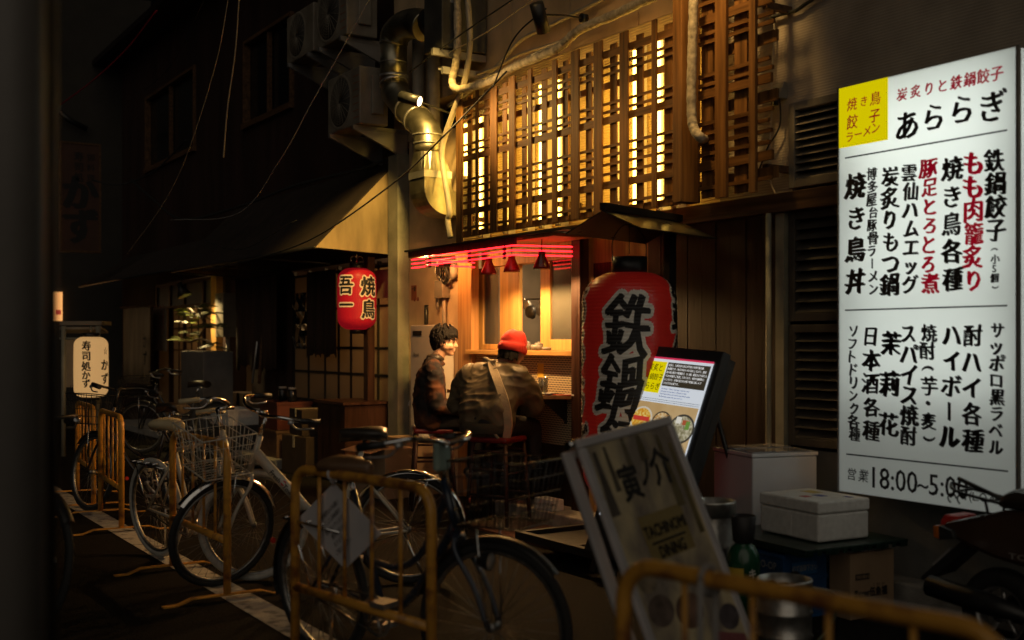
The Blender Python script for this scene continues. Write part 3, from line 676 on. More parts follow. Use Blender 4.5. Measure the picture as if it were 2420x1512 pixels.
for s, px, y0, y1, t in (('鉄鍋餃子',2352,352,570,tb),('もも肉籠炙り',2300,358,690,tr),('焼き鳥各種',2249,366,692,tb),('豚足とろとろ煮',2196,374,692,tr),
        ('雲仙ハムエッグ',2151,386,694,tb),('炭炙りもつ鍋',2102,392,698,tb),('博多屋台豚骨ラーメン',2062,396,698,tb),('焼き鳥丼',2021,402,702,tb)):
    n = len(s); p = (y1-y0)/n; col(t, s, px, y0, y1, size=min(p*1.0, 50))
col(tb, '（小5個）', 2352, 578, 690, size=26)
for s, px, y0, y1 in (('サッポロ黒ラベル',2354,760,1076),('酎ハイ各種',2297,762,1072),('ハイボール',2246,762,1062),('焼酎（芋・麦）',2194,766,1058),
        ('スパイス焼酎',2147,764,1054),('茉莉花',2103,764,1050),('日本酒各種',2059,766,1046),('ソフトドリンク各種',2017,766,1042)):
    n = len(s); p = (y1-y0)/n; col(tb, s, px, y0, y1, size=min(p*1.02, 48 if px > 2100 else 42))
lerp_row(tb, '営業', (2013,1120), (2041,1124), 30, 32, off=.002, brush=.012)
for s, px, py, z in (('18:00',2114,1131,72),('~',2181,1142,62),('5:00',2241,1147,72),('(L.O.4:30)',2338,1176,30)):
    tb.text(s, pS(px,py)+V((-.0016,0,0)), SX, SU, z*XS/ray(px,py).x, .004, .9, .01)
for x0, ya, x1, yb in ((1997,374,2380,307),(1997,733,2380,722),(2000,1073,2382,1113)):
    a, c = pS(x0,ya), pS(x1,yb); z = (a.z+c.z)/2; tb.box(XS-.003,XS-.0012,c.y,a.y,z-.004,z+.004)
tb.done('lettering', MT['ink'], sg); tr.done('lettering', E('red_lettering', (.55,.0,.02), .32), sg)

# ------------------------------------------------------------------ paper lanterns
def lantern(name, label, c, rad, h, cap_r, cap_h, mat, capmat, cols, rib, ribamp, inks, front, corner=.45, hoop=None):
    """cols: list of (angle offset, [(char, height fraction, size)], outline?)"""
    c = V(c); t = thing(name, label, 'lantern', c)
    def rr(z, ribs=True):   # radius at height z in 0..h
        q = corner*rad*1.15; d = min(z, h-z)
        r = rad if d >= q else cap_r*.96+(rad-cap_r*.96)*math.sqrt(max(0, 1-((q-d)/q)**2))
        r *= 1-.03*((z/h-.5)*2)**2
        return r-(ribamp*abs(math.sin(math.pi*z/rib)) if ribs else 0)*-1-ribamp
    n = int(h/rib*4); prof = [(rr(h*i/n), h*i/n) for i in range(n+1)]
    b = B(); b.lathe(prof, c, 72, caps=False); b.done('paper_shade', mat, t)
    if hoop:
        b = B()
        for i in range(1, int(h/rib)):
            z = rib*i; r = rr(z, False)+.0006
            if min(z, h-z) > .02: b.lathe([(r-.002,z-.0017),(r,z),(r-.002,z+.0017)], c, 48, caps=False)
        b.done('bamboo_rib', hoop, t)
    b = B(); b.lathe([(cap_r*.97,h-.01),(cap_r,h-.008),(cap_r,h+cap_h),(cap_r*.9,h+cap_h),(cap_r*.9,h)], c, 40, caps=False); b.done('end_ring', capmat, t)
    b = B(); b.lathe([(cap_r*.9,-cap_h*.8),(cap_r,-cap_h*.8),(cap_r,.008),(cap_r*.97,.01),(0,.012)], c, 40, caps=False); b.done('end_ring', capmat, t)
    th0 = math.atan2(-(c.y), -(c.x))+front     # direction that faces the street
    for layer, (m, eps, spread) in enumerate(inks):
        b = B()
        for ang, chars in cols:
            for ch, hf, sz, sh in chars:
                k = 12 if spread else 1
                cc = V((ang*rad+sh, 0, 0))
                for i in range(k):
                    o = V((math.cos(2*math.pi*i/k), math.sin(2*math.pi*i/k), 0))*spread*sz if spread else V((0,0,0))
                    b.text(ch, V((cc.x, hf*h, 0))+o+V((0,0,.00008*i)), (1,0,0), (0,1,0), sz, .022 if sz < .22 else .008, .92 if sz < .25 else .74, 0 if spread else .022, eps=0, shear=.24 if sz > .25 else 0, wob=.03 if sz > .25 else .012, ph0=hf*9)
        us = [v.co.x for v in b.b.verts]; vs = [v.co.y for v in b.b.verts]
        if not us: b.b.free(); continue
        st = rad*.12; b.slice((1,0,0), [min(us)+st*i for i in range(1, int((max(us)-min(us))/st)+1)])
        st = rib*.5; b.slice((0,1,0), [st*i for i in range(int(min(vs)/st)+1, int(max(vs)/st)+1)])
        def f(p):
            z = p.y; r = rr(max(0, min(h, z)))+eps+p.z; a = th0+p.x/rad
            return c+V((r*math.cos(a), r*math.sin(a), z))
        b.warp(f); b.done('lettering', m, t)
    return t
LR = P('lantern_paper_red', (.50,.022,.016), .38, var=.15, sc=5, bump=.05, coat=.35); LR.node_tree.nodes['Principled BSDF'].inputs['Emission Color'].default_value = (.6,.02,.012,1); LR.node_tree.nodes['Principled BSDF'].inputs['Emission Strength'].default_value = .07  # slight red emission put into the paper brightens the unlit lantern
LW = P('lantern_outline', (.86,.82,.74), .5, var=.1, bump=0)
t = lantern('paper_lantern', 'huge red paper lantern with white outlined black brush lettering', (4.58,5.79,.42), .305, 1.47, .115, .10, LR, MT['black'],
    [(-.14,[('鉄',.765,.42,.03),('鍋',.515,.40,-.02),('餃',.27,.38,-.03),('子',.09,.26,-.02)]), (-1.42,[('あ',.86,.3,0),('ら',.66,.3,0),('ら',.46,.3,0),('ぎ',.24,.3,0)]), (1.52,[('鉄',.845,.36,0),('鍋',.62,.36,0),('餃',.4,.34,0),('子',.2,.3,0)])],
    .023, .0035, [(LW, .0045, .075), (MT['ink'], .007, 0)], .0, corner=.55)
b = B(); hk = V((4.58,5.79,2.01)); b.tube(curve([hk+V((.12,-.02,-.05)), hk+V((.12,-.02,.08)), hk+V((.06,-.01,.17)), hk+V((0,0,.19)), hk+V((-.06,.01,.17)), hk+V((-.12,.02,.08)), hk+V((-.12,.02,-.05))], 6), .004, 6); b.tube([hk+V((0,0,.19)), hk+V((0,0,0))], .003, 6); b.done('wire_handle', MT['black'], t)
# its roofed stand
ls = thing('lantern_stand', 'black wheeled stand with a small gabled roof holding the huge red lantern', 'stand', (4.75,5.75,0))
ax = V((.95,.31,0)).normalized(); sd = V((-ax.y,ax.x,0)); a0 = V((4.22,5.60,2.245))
b = B()
for s in (1,-1):
    e = sd*s*.28+V((0,0,-.125)); b.obox(a0, ax*.92, e, V((0,0,.008)))
b.obox(a0+V((0,0,.009))-sd*.02, ax*.92, sd*.04, V((0,0,.045))); b.done('roof', P('roof_sheet', (.05,.05,.045), .32, .5, var=.2, bump=.02), ls)
b = B(); pt = V((4.98,5.86,0)); b.box(pt.x-.03,pt.x+.03,pt.y-.03,pt.y+.03,.1,2.235); b.done('post', MT['black'], ls)
b = B(); b.tube([V((4.58,5.79,2.235)), V((4.58,5.79,2.215)), V((4.645,5.76,2.2)), V((4.58,5.79,2.185))], .006, 6); b.tube([a0+ax*.1+V((0,0,-.0)), pt+V((0,0,2.23))], .012, 6); b.done('hook_arm', MT['black'], ls)
b = B()
b0 = V((4.16,6.50,.11)); b.obox(b0, (0,-1.05,0), (.05,0,0), (0,0,.05)); b.obox(b0+V((.75,0,0)), (0,-1.05,0), (.05,0,0), (0,0,.05)); b.obox(b0+V((.05,0,0)), (0,-.05,0), (.7,0,0), (0,0,.05)); b.obox(b0+V((.05,-1.0,0)), (0,-.05,0), (.7,0,0), (0,0,.05)); b.obox(b0+V((.05,-.62,0)), (0,-.05,0), (.77,0,0), (0,0,.05))
b.obox(b0+V((.05,-.05,.01)), (0,-.57,0), (.7,0,0), (0,0,.01)); b.done('base', MT['black'], ls)
for i, (dx, dy) in enumerate(((.03,-.03),(.03,-1.02),(.77,-.03),(.77,-1.02))):
    q = b0+V((dx,dy,-.06)); b = B(); b.cyl(q+V((-.012,0,0)), q+V((.012,0,0)), .048, n=18); b.box(q.x-.02,q.x+.02,q.y-.02,q.y+.02,q.z+.045,q.z+.062); b.done('castor', MT['rubber'], ls)
# red lantern of the neighbouring grill
RP = translucent('lantern_paper_lit', (.50,.012,.02), .35, em=.36, emcol=(.62,.010,.022))
cl = aty(843,770,10.85); cl.z = at(843,779,cl.x).z
t = lantern('paper_lantern', 'glowing red paper lantern with cream outlined lettering hanging under the awning', cl, .203, .64, .075, .055, RP, MT['black'],
    [(-.62,[('吾',.72,.2,0),('一',.40,.19,0)]), (.66,[('焼',.70,.21,0),('鳥',.33,.2,0)])], .0125, .0016, [(E('lantern_cream', (.8,.5,.2), .45), .003, .075), (MT['ink'], .0045, 0)], .0, corner=.5, hoop=P('red_rib', (.16,.01,.012), .6))
b = B(); hk = cl+V((0,0,.70))
for s in (-1,1): b.tube(arc(hk+V((s*.035,0,.03)), .035, 0, 2*math.pi, 14, (1,0,0), (0,0,1)), .004, 6); b.tube([hk+V((s*.06,s*.0,.03)), hk+V((s*.07,0,-.01))], .004, 6)
b.cyl(hk+V((0,0,.0)), hk+V((0,0,.16)), .008, n=8); b.done('hanger', MT['chrome'], t)
# white lantern of the sushi shop
WP = translucent('lantern_paper_cream', (.70,.55,.30), .35, em=.55, emcol=(1,.60,.24))
cw = dep(215,938,14.1)
t = lantern('paper_lantern', 'tall cream paper lantern with black lettering outside the far sushi shop', cw, .205, .745, .1, .05, WP, MT['black'],
    [(-.28,[('寿',.855,.125,0),('司',.69,.125,0),('処',.52,.125,0),('か',.37,.115,0),('ず',.235,.11,0)]), (.92,[('か',.54,.15,0),('ず',.31,.15,0)])], .018, .0012, [(MT['ink'], .003, 0)], .0, corner=.42, hoop=P('cream_rib', (.40,.26,.11), .6))
b = B(); a = math.atan2(-cw.y,-cw.x)+.92; st = [cw+V((.211*math.cos(a+.17*math.sin(2*math.pi*2*i/5)), .211*math.sin(a+.17*math.sin(2*math.pi*2*i/5)), .57+.05*math.cos(2*math.pi*2*i/5))) for i in range(5)]
b.tube(st, .002, 4, closed=True); b.done('star_mark', MT['ink'], t)

# ------------------------------------------------------------------ tilted screen
es = thing('digital_sign', 'tilted black floor screen showing a bright menu poster with three dishes', 'digital sign', (4.5,5.2,0))
TL, TR = V((4.544,5.552,1.352)), V((4.55,4.957,1.322))
eu = (TR-TL).normalized(); ed = V((-.342,0,-.94)); ed = (ed-eu*ed.dot(eu)).normalized(); en = eu.cross(-ed)  # towards the street
SWd, SH = (TR-TL).length, 1.03
def e(u, v, d=0): return TL+eu*u+ed*v+en*d
b = B(); b.obox(e(-.045,-.075,-.07), eu*(SWd+.09), ed*1.34, en*.066); b.done('housing', MT['blackplastic'], es, bevel=.008)
b = B(); b.obox(e(-.03,-.05,-.13), eu*.05, ed*1.42, en*.05); b.obox(e(SWd-.02,-.05,-.13), eu*.05, ed*1.42, en*.05); b.done('leg', MT['black'], es)
b = B(); q = e(.1,.15,-.13); b.cyl(q, V((q.x+.42,q.y,.0)), .014); q = e(SWd-.1,.15,-.13); b.cyl(q, V((q.x+.42,q.y,.0)), .014); b.done('back_stay', MT['black'], es)
def ep(nm, u0, u1, v0, v1, d, mat, par):
    b = B(); b.poly([e(u0,v1,d), e(u1,v1,d), e(u1,v0,d), e(u0,v0,d)]); return b.done(nm, mat, par)
scr = ep('screen', 0, SWd, 0, SH, .001, E('screen_white', (.86,.92,1), .62), es)
ep('print', 0, SWd, -.004, .008, .0016, E('screen_red', (.85,.04,.12), .6), scr)
ep('print', .02, .195, .025, .225, .0016, E('screen_yellow', (.9,.75,.0), .68), scr)
ep('print', .205, SWd-.015, .025, .175, .0016, E('screen_dark', (.10,.08,.05), .3), scr)
TANP = None
m, t_, p_ = mk('screen_table'); TANP = m
def noisy_emit(name, c1, c2, sc, s, c3=None):
    m, t, p = mk(name); L = t.links.new; N = t.nodes.new
    tc = N('ShaderNodeTexCoord'); n = N('ShaderNodeTexNoise'); n.inputs['Scale'].default_value = sc; n.inputs['Detail'].default_value = 3; L(tc.outputs['Object'], n.inputs['Vector'])
    r = N('ShaderNodeValToRGB'); r.color_ramp.elements[0].position = .38; r.color_ramp.elements[1].position = .6
    r.color_ramp.elements[0].color = (*c1,1); r.color_ramp.elements[1].color = (*c2,1)
    if c3: q = r.color_ramp.elements.new(.49); q.color = (*c3,1)
    L(n.outputs[0], r.inputs[0]); L(r.outputs[0], p.inputs['Emission Color']); p.inputs['Emission Strength'].default_value = s; p.inputs['Base Color'].default_value = (.05,.05,.05,1); return m
ep('print', .012, SWd-.012, .285, .62, .0016, noisy_emit('screen_tabletop', (.62,.40,.17), (.72,.50,.24), 6, .6), scr)
ep('print', .012, SWd-.012, .635, SH-.01, .0016, noisy_emit('screen_tabletop_low', (.55,.36,.16), (.70,.48,.24), 8, .55), scr)
ep('print', .40, SWd-.012, .56, .655, .0021, E('screen_caption', (.05,.035,.02), .3), scr)
def bowl(u, v, r, rim, food, extra=()):
    for rr, d, mt in ((r,.0024,rim),(r*.86,.0027,food)):
        b = B(); b.poly([e(u+rr*math.cos(-a), v+rr*.82*math.sin(-a)*-1*-1, d) for a in (2*math.pi*i/28 for i in range(28))]); b.done('print', mt, scr)
    for k, (du_, dv, w_, h_, mt) in enumerate(extra):
        ep('print', u+du_-w_/2, u+du_+w_/2, v+dv-h_/2, v+dv+h_/2, .003+.0002*k, mt, scr)
sc_rim = E('screen_rim', (.55,.48,.36), .5)
bowl(.115,.40,.10, E('screen_rim_pale', (.75,.68,.55), .6), noisy_emit('food_egg', (.75,.30,.02), (.95,.72,.22), 60, .62, (.85,.45,.04)), ((0,-.005,.15,.028,E('food_red', (.75,.06,.04), .55)),))
bowl(.30,.40,.085, E('screen_rim_dark', (.14,.11,.07), .4), noisy_emit('food_dumpling', (.45,.20,.05), (.92,.72,.42), 55, .6, (.8,.5,.2)))
bowl(.49,.42,.11, E('screen_rim_black', (.10,.09,.07), .4), noisy_emit('food_stew', (.28,.24,.12), (.75,.68,.48), 55, .55, (.5,.45,.28)), ((-.04,-.05,.045,.04,E('food_tofu', (.85,.82,.72), .65)),(.02,-.04,.05,.03,E('food_chilli', (.6,.14,.06), .5)),(.045,-.025,.035,.05,E('food_chive', (.22,.42,.08), .5))))
bw, bk, bb = B(), B(), B()
def et(bd, s, u, v, z, off=.0, brush=0, c=True, d=.0022): bd.text(s, e(u,v,d), eu, -ed, z, off, .92, brush, center=c)
et(bk,'炭炙と',.105,.065,.05,.004,.012); et(bk,'鉄鍋餃子',.115,.125,.045,.004,.012); et(bk,'あららぎ',.105,.185,.05,.006,.014)
for i, s in enumerate(['当店は、九州出身の店主が手掛ける現代屋台風','居酒屋です。地元の味わいを大切にしながら、鹿児','島の炭火焼きや鉄鍋餃子、もつ鍋、豚足など九州なら','ではの料理をご用意しております。食材や調味料に','もこだわり、本場の旨さを大阪で気軽に楽しんで','いただけるお店です。']):
    et(bw, s, .215, .042+.023*i, .0163, .012, c=False)
for i, s in enumerate(['Our Izakaya is "Modern Yatai Style" created by a chef','working the authentic flavors of Kyushu to Osaka.','Char-broiled chicken, pork and beef along with specialties','like Motsunabe, teppan nabe gyoza and more.']):
    et(bb, s, .215, .192+.0165*i, .0125, .006, c=False)
et(bw,'出汁巻き',.12,.555,.055,.01,.012,d=.003); et(bw,'鉄鍋餃子',.30,.555,.05,.01,.012,d=.003); et(bw,'もつ鍋',.485,.592,.055,.012,.014,d=.003); et(bw,'一人前1280',.50,.636,.02,.01,d=.003)
for v in (.262,.274): bk.obox(e(.015,v,.0016), eu*(SWd-.03), ed*.002, en*.0004)
bw.done('lettering', E('screen_lettering', (.9,.9,.9), .7), scr); bk.done('lettering', MT['ink'], scr); bb.done('lettering', E('screen_blue', (.10,.14,.35), .4), scr)

# ------------------------------------------------------------------ leaning poster stand in the foreground
ps = thing('poster_stand', 'blurred aluminium poster stand leaning behind the nearest yellow barricade', 'poster stand', (2.6,3.1,0))
PL, PR, PB = V((2.354,3.28,1.10)), V((2.9,3.41,1.16)), V((2.386,3.10,.63))
pu = (PR-PL).normalized(); pd = (PB-PL).normalized(); pd = (pd-pu*pd.dot(pu)).normalized(); pn = pu.cross(-pd)
PWd, PH = (PR-PL).length, 1.12
def q_(u, v, d=0): return PL+pu*u+pd*v+pn*d
ALU = P('poster_frame', (.62,.59,.60), .45, .3, var=.1, bump=.02)
def framep(d, par):
    b = B()
    for u0, v0, du_, dv in ((0,0,PWd,.035),(0,PH-.035,PWd,.035),(0,.035,.035,PH-.07),(PWd-.035,.035,.035,PH-.07)):
        b.obox(q_(u0,v0,d-.018), pu*du_, pd*dv, pn*.022)
    return b.done('frame', ALU, par, bevel=.006)
framep(0, ps)
b = B(); b.obox(q_(.03,.03,-.012), pu*(PWd-.06), pd*(PH-.06), pn*.008)
po = b.done('poster', P('poster_print', (.62,.52,.32), .3, dark=(.26,.22,.18), sc=3.2, bump=0, thr=(.40,.56), coat=.3, stretch=(1.6,1.6,.8)), ps)
b = B()
for s, u, v, z in (('寅',.20,.20,.14),('ノ',.30,.18,.12),('介',.40,.175,.15)): b.text(s, q_(u,v,-.003), pu, -pd, z, .03, .85)
for s, v, z in (('TACHINOMI',.39,.062),('DINING',.47,.062)): b.text(s, q_(.30,v,-.003), pu, -pd, z, .03, .72)
b.obox(q_(.20,.432,-.0025), pu*.2, pd*.008, pn*.001); b.done('lettering', MT['ink'], po)
b = B(); b.poly([q_(.17,.5,-.0035), q_(.43,.5,-.0035), q_(.43,.33,-.0035), q_(.17,.33,-.0035)]); b.done('print', P('poster_panel', (.30,.23,.09), .35, var=.15), po)
for i, (u, w1, w2, v0, v1) in enumerate(((.07,.02,.05,.06,.30),(.13,.015,.03,.05,.22),(.24,.02,.03,.03,.16),(.33,.025,.05,.04,.14),(.44,.02,.05,.06,.34),(.50,.02,.03,.10,.46))):
    b = B(); b.poly([q_(u-w2/2,v1,-.0032+.0001*i), q_(u+w2/2,v1,-.0032+.0001*i), q_(u+w1/2,v0,-.0032+.0001*i), q_(u-w1/2,v0,-.0032+.0001*i)]); b.done('print', P('poster_bottle_%d'%i, (.10+.02*i,.085+.015*i,.07), .35, var=.4, sc=12, bump=0), po)
for i, (u, v, r_) in enumerate(((.12,.66,.07),(.27,.70,.08),(.43,.64,.07),(.15,.85,.08),(.32,.90,.05),(.10,.55,.05),(.47,.78,.06))):
    b = B(); b.poly([q_(u+r_*math.cos(a), v-r_*.8*math.sin(a), -.0031+.0001*i) for a in (2*math.pi*k/20 for k in range(20))]); b.done('print', P('poster_dish_%d'%i, ((.16,.12,.10),(.22,.13,.09),(.13,.12,.11),(.24,.17,.10),(.15,.09,.09),(.30,.24,.16),(.12,.10,.11))[i], .35, var=.6, sc=18, bump=0), po)
b = B(); b.poly([q_(.32,.98,-.0021), q_(.52,1.05,-.0021), q_(.52,.86,-.0021), q_(.35,.80,-.0021)]); b.done('print', P('poster_pink', (.30,.10,.11), .35, var=.2), po)
b = B(); o_ = q_(-.052,.03,-.03); b.obox(o_, pu*.05, (pd*1.06-pn*.03), pn*-.018); b.obox(q_(-.03,.03,-.03), pu*(PWd), V((0,0,-.03)), pn*-.018); b.obox(q_(PWd-.06,.03,-.03), pu*.04, (pd*1.03-pn*.03), pn*-.018); b.done('back_leg', ALU, ps, bevel=.004)
b = B(); b.cyl(q_(-.03,.012,-.02), q_(.03,.012,-.02), .016); b.done('hinge', MT['chrome'], ps)

# ------------------------------------------------------------------ goods stacked under the menu sign
fz = thing('chest_freezer', 'glossy white chest box below the louvred window reflecting the menu sign', 'chest', (4.68,4.78,0), R(-14))
Wm = WM[fz.name]
def dl(b, name, mat, th, par=None, **k): b.warp(lambda p: WM[th.name]@p); return b.done(name, mat, par or th, **k)
b = B(); b.box(0,.43,0,.46,.02,.775); dl(b,'body',MT['freezer'],fz,bevel=.008)
b = B(); b.box(-.006,.436,-.006,.466,.777,.80); b.done; dl(b,'rim',MT['freezer'],fz,bevel=.004)
b = B(); b.box(.02,.41,.02,.22,.801,.806); b.box(.02,.41,.24,.44,.803,.809); dl(b,'sliding_lid',P('lid_glass',(.25,.26,.28),.12,var=.1,bump=0),fz)
st = thing('foam_box', 'white polystyrene box with printed lid on the green pallet', 'box', (4.5,4.12,.402), R(-4))
b = B(); b.box(0,.36,0,.45,0,.145); dl(b,'body',MT['styro'],st,bevel=.012)
b = B(); b.box(-.004,.364,-.004,.454,.147,.212); dl(b,'lid',MT['styro'],st,bevel=.010)
b = B(); b.box(-.003,-.001,.2,.28,.01,.12); dl(b,'handle_recess',MT['styro'],st,bevel=.001)
for i, (x, y, w_, h_, c) in enumerate(((.07,.17,.05,.05,(.45,.05,.05)),(.16,.15,.05,.07,(.08,.10,.35)),(.22,.27,.07,.10,(.55,.42,.10)),(.27,.05,.03,.05,(.10,.12,.35)))):
    b = B(); b.box(x,x+w_,y,y+h_,.212,.2135); dl(b,'print',P('lid_print_%d'%i,c,.6,var=.4,sc=40,bump=0),st)
pl = thing('pallet', 'dark green plastic pallet lying across the blue crates', 'pallet', (4.3,4.02,.36), R(-4))
b = B(); b.box(0,.72,0,.74,.022,.037)
for i in range(5): b.box(.0+.168*i,.048+.168*i,.002,.738,.0,.022)
for i in range(12): b.box(.02+.058*i,.05+.058*i,-.004,.0,.004,.034)
dl(b,'deck',MT['greenplastic'],pl,bevel=.002)
def crate(loc, rz, label, text, front):
    t = thing('beer_crate', label, 'crate', loc, rz, 'blue crates under the green pallet')
    b = B(); w_, l_, h_ = .30, .44, .345
    b.box(0,w_,0,l_,0,.02)
    for a in ((0,.014,0,l_),(w_-.014,w_,0,l_),(.014,w_-.014,0,.014),(.014,w_-.014,l_-.014,l_)): b.box(*a,.021,h_)
    for z in (.09,.2,.32): b.box(-.006,w_+.006,-.006,.0,z,z+.02); b.box(-.006,.0,0.001,l_,z,z+.02)
    dl(b,'body',MT['bluecrate'],t,bevel=.003)
    b = B(); b.box(.05,.22,-.010,-.007,.235,.30); pn_ = dl(b,'panel',P('crate_panel',(.02,.12,.30),.4,var=.2),t)
    b = B()
    b.text(text, (.135,-.0105,.268), (1,0,0), (0,0,1), .036, .012, .7); b.text(front, (-.008,.12,.28), (0,-1,0), (0,0,1), .055, .02, .9)
    dl(b,'lettering',MT['greyprint'],t)
    return t
crate((4.33,4.20,0), R(-4), 'blue bottle crate with white writing, nearest the steel kegs', '必ず返却下さい', 'CO-OP')
crate((4.70,4.50,0), R(-4), 'blue bottle crate hidden against the wall behind the cardboard box', '必ず返却下さい', 'CO-OP')
cb_ = thing('cardboard_box', 'upright brown cardboard box with black printing beside the blue crate', 'box', (4.64,4.03,0), R(-3))
b = B(); b.box(0,.32,0,.15,0,.344); dl(b,'carton',MT['card'],cb_,bevel=.004)
b = B(); b.box(.03,.29,.03,.12,.345,.347); dl(b,'label',MT['paper'],cb_)
b = B(); b.box(.035,.135,-.0025,-.001,.205,.235); dl(b,'print',MT['ink'],cb_)
b = B(); b.text('珍味を極める', (.085,-.0028,.22), (1,0,0), (0,0,1), .022, .02, .72); dl(b,'lettering',MT['card'],cb_)
b = B(); b.text('KOBE', (.095,-.0015,.128), (1,0,0), (0,0,1), .038, .03, .8); b.text('伍魚福', (.20,-.0015,.135), (1,0,0), (0,0,1), .052, .03, .85); b.text('ご', (.168,-.0015,.172), (1,0,0), (0,0,1), .014, .01); b.text('ぎょ', (.2,-.0015,.172), (1,0,0), (0,0,1), .014, .01); b.text('ふく', (.235,-.0015,.172), (1,0,0), (0,0,1), .014, .01)
for z in (.108,.132): b.box(.03,.05,-.0025,-.001,z,z+.02)
dl(b,'lettering',MT['ink'],cb_)
def keg(loc, r, h, label):
    t = thing('beer_keg', label, 'keg', loc, 0, 'steel beer kegs below the menu sign')
    c = V(loc); pr = [(r*.9,0),(r,.02),(r,.05),(r*.93,.06),(r*.93,.075),(r*.98,.09)]
    pr += [(r*.98,h*.33),(r*1.03,h*.35),(r*.98,h*.37),(r*.98,h*.60),(r*1.03,h*.62),(r*.98,h*.64),(r*.98,h*.80),(r*.9,h*.86),(r*.92,h*.88),(r*1.0,h*.89),(r,h-.012),(r*1.02,h-.006),(r*.99,h),(r*.93,h),(r*.92,h*.90),(r*.6,h*.875),(0,h*.87)]
    b = B(); b.lathe(pr, c, 48); b.done('body', MT['steel'], t)
    b = B(); b.lathe([(.028,h*.87),(.028,h*.93),(.02,h*.945),(.0,h*.945)], c, 20); b.done('valve', MT['chrome'], t)
    b = B()
    for a in (R(200), R(20)):
        d = V((math.cos(a),math.sin(a),0)); m = d.to_track_quat('Z','Y').to_matrix(); b.lathe([(0,0),(.03,0),(.032,.003),(0,.003)], c+d*(r*.996)+V((0,0,h*.95)), 20, m)
    b.done('handle_hole', MT['blackgap'], t); return t
keg((4.06,4.44,0), .122, .62, 'tall steel keg behind the green gas cylinder'); keg((3.77,3.65,0), .122, .385, 'short steel keg standing in front of the blue crate')
gc = thing('gas_cylinder', 'dark green gas cylinder with black guard and yellow label', 'gas cylinder', (3.98,4.13,0))
c = V((3.98,4.13,0))
b = B(); b.lathe([(.07,0),(.084,.015),(.084,.36),(.078,.40),(.06,.435),(.035,.455),(.03,.475),(0,.475)], c, 40); b.done('body', MT['greengas'], gc)
b = B(); b.lathe([(.045,.455),(.055,.47),(.064,.585),(.06,.588),(.05,.47)], c, 30, a0=R(-200), a1=R(95), caps=False); b.done('guard', MT['blackplastic'], gc)
b = B(); b.cyl(c+V((0,0,.47)), c+V((0,0,.54)), .014); b.cyl(c+V((-.03,0,.52)), c+V((.03,0,.52)), .009); b.done('valve', P('brass',(.5,.33,.1),.35,.9), gc)
fa = math.atan2(-c.y,-c.x)
b = B(); b.lathe([(.0848,.22),(.0848,.34)], c, 16, a0=fa-R(75), a1=fa+R(2), caps=False); b.done('label', MT['yellowlabel'], gc)
b = B()
for i, ch in enumerate('キリン'): b.text(ch, (0,.315-.052*i,0), (1,0,0), (0,1,0), .052, .03, .9, eps=0)
b.slice((1,0,0), [-.02,-.01,0,.01,.02])
aa = fa+R(33); b.warp(lambda p: c+V((.0853*math.cos(aa+p.x/.085), .0853*math.sin(aa+p.x/.085), p.y))); b.done('lettering', MT['whiteprint'], gc)
b = B(); b.tube(curve([(3.92,3.63,.33),(3.99,3.55,.3),(4.02,3.6,.16),(3.95,3.7,.01),(4.1,3.85,.01)],8), .007, 8); tag(b.done('hose', P('clear_hose',(.12,.14,.10),.3)), 'thin green hose curling down behind the short keg', 'hose')

# ------------------------------------------------------------------ scooter
SO = V((4.66,3.16,-.0))
sk = thing('scooter', 'dark brown scooter seen from its tail with rear rack, cut by the right edge', 'scooter', SO)
def sp(s, z, x=0): return SO+V((x,-s,z))
def slab(pts, w_, x=0): b = B(); b.prism([sp(s,z,x-w_/2) for s, z in pts], (w_,0,0)); return b
b = slab([(-.25,.555),(-.245,.60),(-.10,.645),(.08,.70),(.35,.72),(.66,.66),(.70,.42),(.45,.42),(.2,.455),(.02,.475),(-.10,.505)], .24); b.done('body', MT['scooter'], sk, bevel=.045)
b = slab([(.03,.70),(.05,.765),(.12,.795),(.42,.785),(.66,.765),(.74,.72),(.68,.68),(.3,.715)], .25); b.done('seat', MT['leather'], sk, bevel=.035)
b = slab([(-.285,.555),(-.29,.60),(-.265,.635),(-.19,.635),(-.2,.555)], .15); b.done('tail_light', MT['red'], sk, bevel=.012)
for x in (-.115,.115):
    b = slab([(-.275,.53),(-.28,.585),(-.245,.59),(-.24,.525)], .05, x); o = b.done('indicator', MT['amber'], sk, bevel=.008)
    b = slab([(-.245,.522),(-.245,.592),(-.17,.575),(-.16,.54)], .055, x); b.done('housing', MT['blackplastic'], o, bevel=.006)
b = slab([(-.17,.53),(-.12,.515),(-.30,.345),(-.40,.30),(-.405,.315),(-.345,.37)], .13); b.done('mudguard', MT['blackplastic'], sk, bevel=.006)
b = slab([(-.345,.385),(-.25,.475),(-.243,.468),(-.338,.378)], .11); b.done('number_plate', MT['greyprint'], sk)
b = B()
for x in (-.07,.07): b.tube(curve([sp(.12,.71,x), sp(-.02,.725,x), sp(-.18,.745,x), sp(-.25,.76,x*.6)],6), .0075, 8); b.tube([sp(-.05,.73,x), sp(-.04,.645,x*.8)], .0065, 8)
b.tube(curve([sp(-.25,.76,-.042), sp(-.275,.775,0), sp(-.25,.76,.042)],5), .0075, 8); b.tube([sp(-.2,.75,-.07), sp(-.2,.75,.07)], .006, 8); b.tube([sp(-.02,.727,-.07), sp(-.02,.727,.07)], .006, 8)
b.tube([sp(.02,.72,0), sp(-.24,.80,0)], .011, 8); b.done('rear_rack', MT['black'], sk)
b = B()
for s in (-.22,-.17): b.tube(arc(sp(s,.715,-.075), .022, R(0), R(250), 8, (0,-1,0), (0,0,1)), .004, 6)
b.done('luggage_hook', MT['black'], sk)
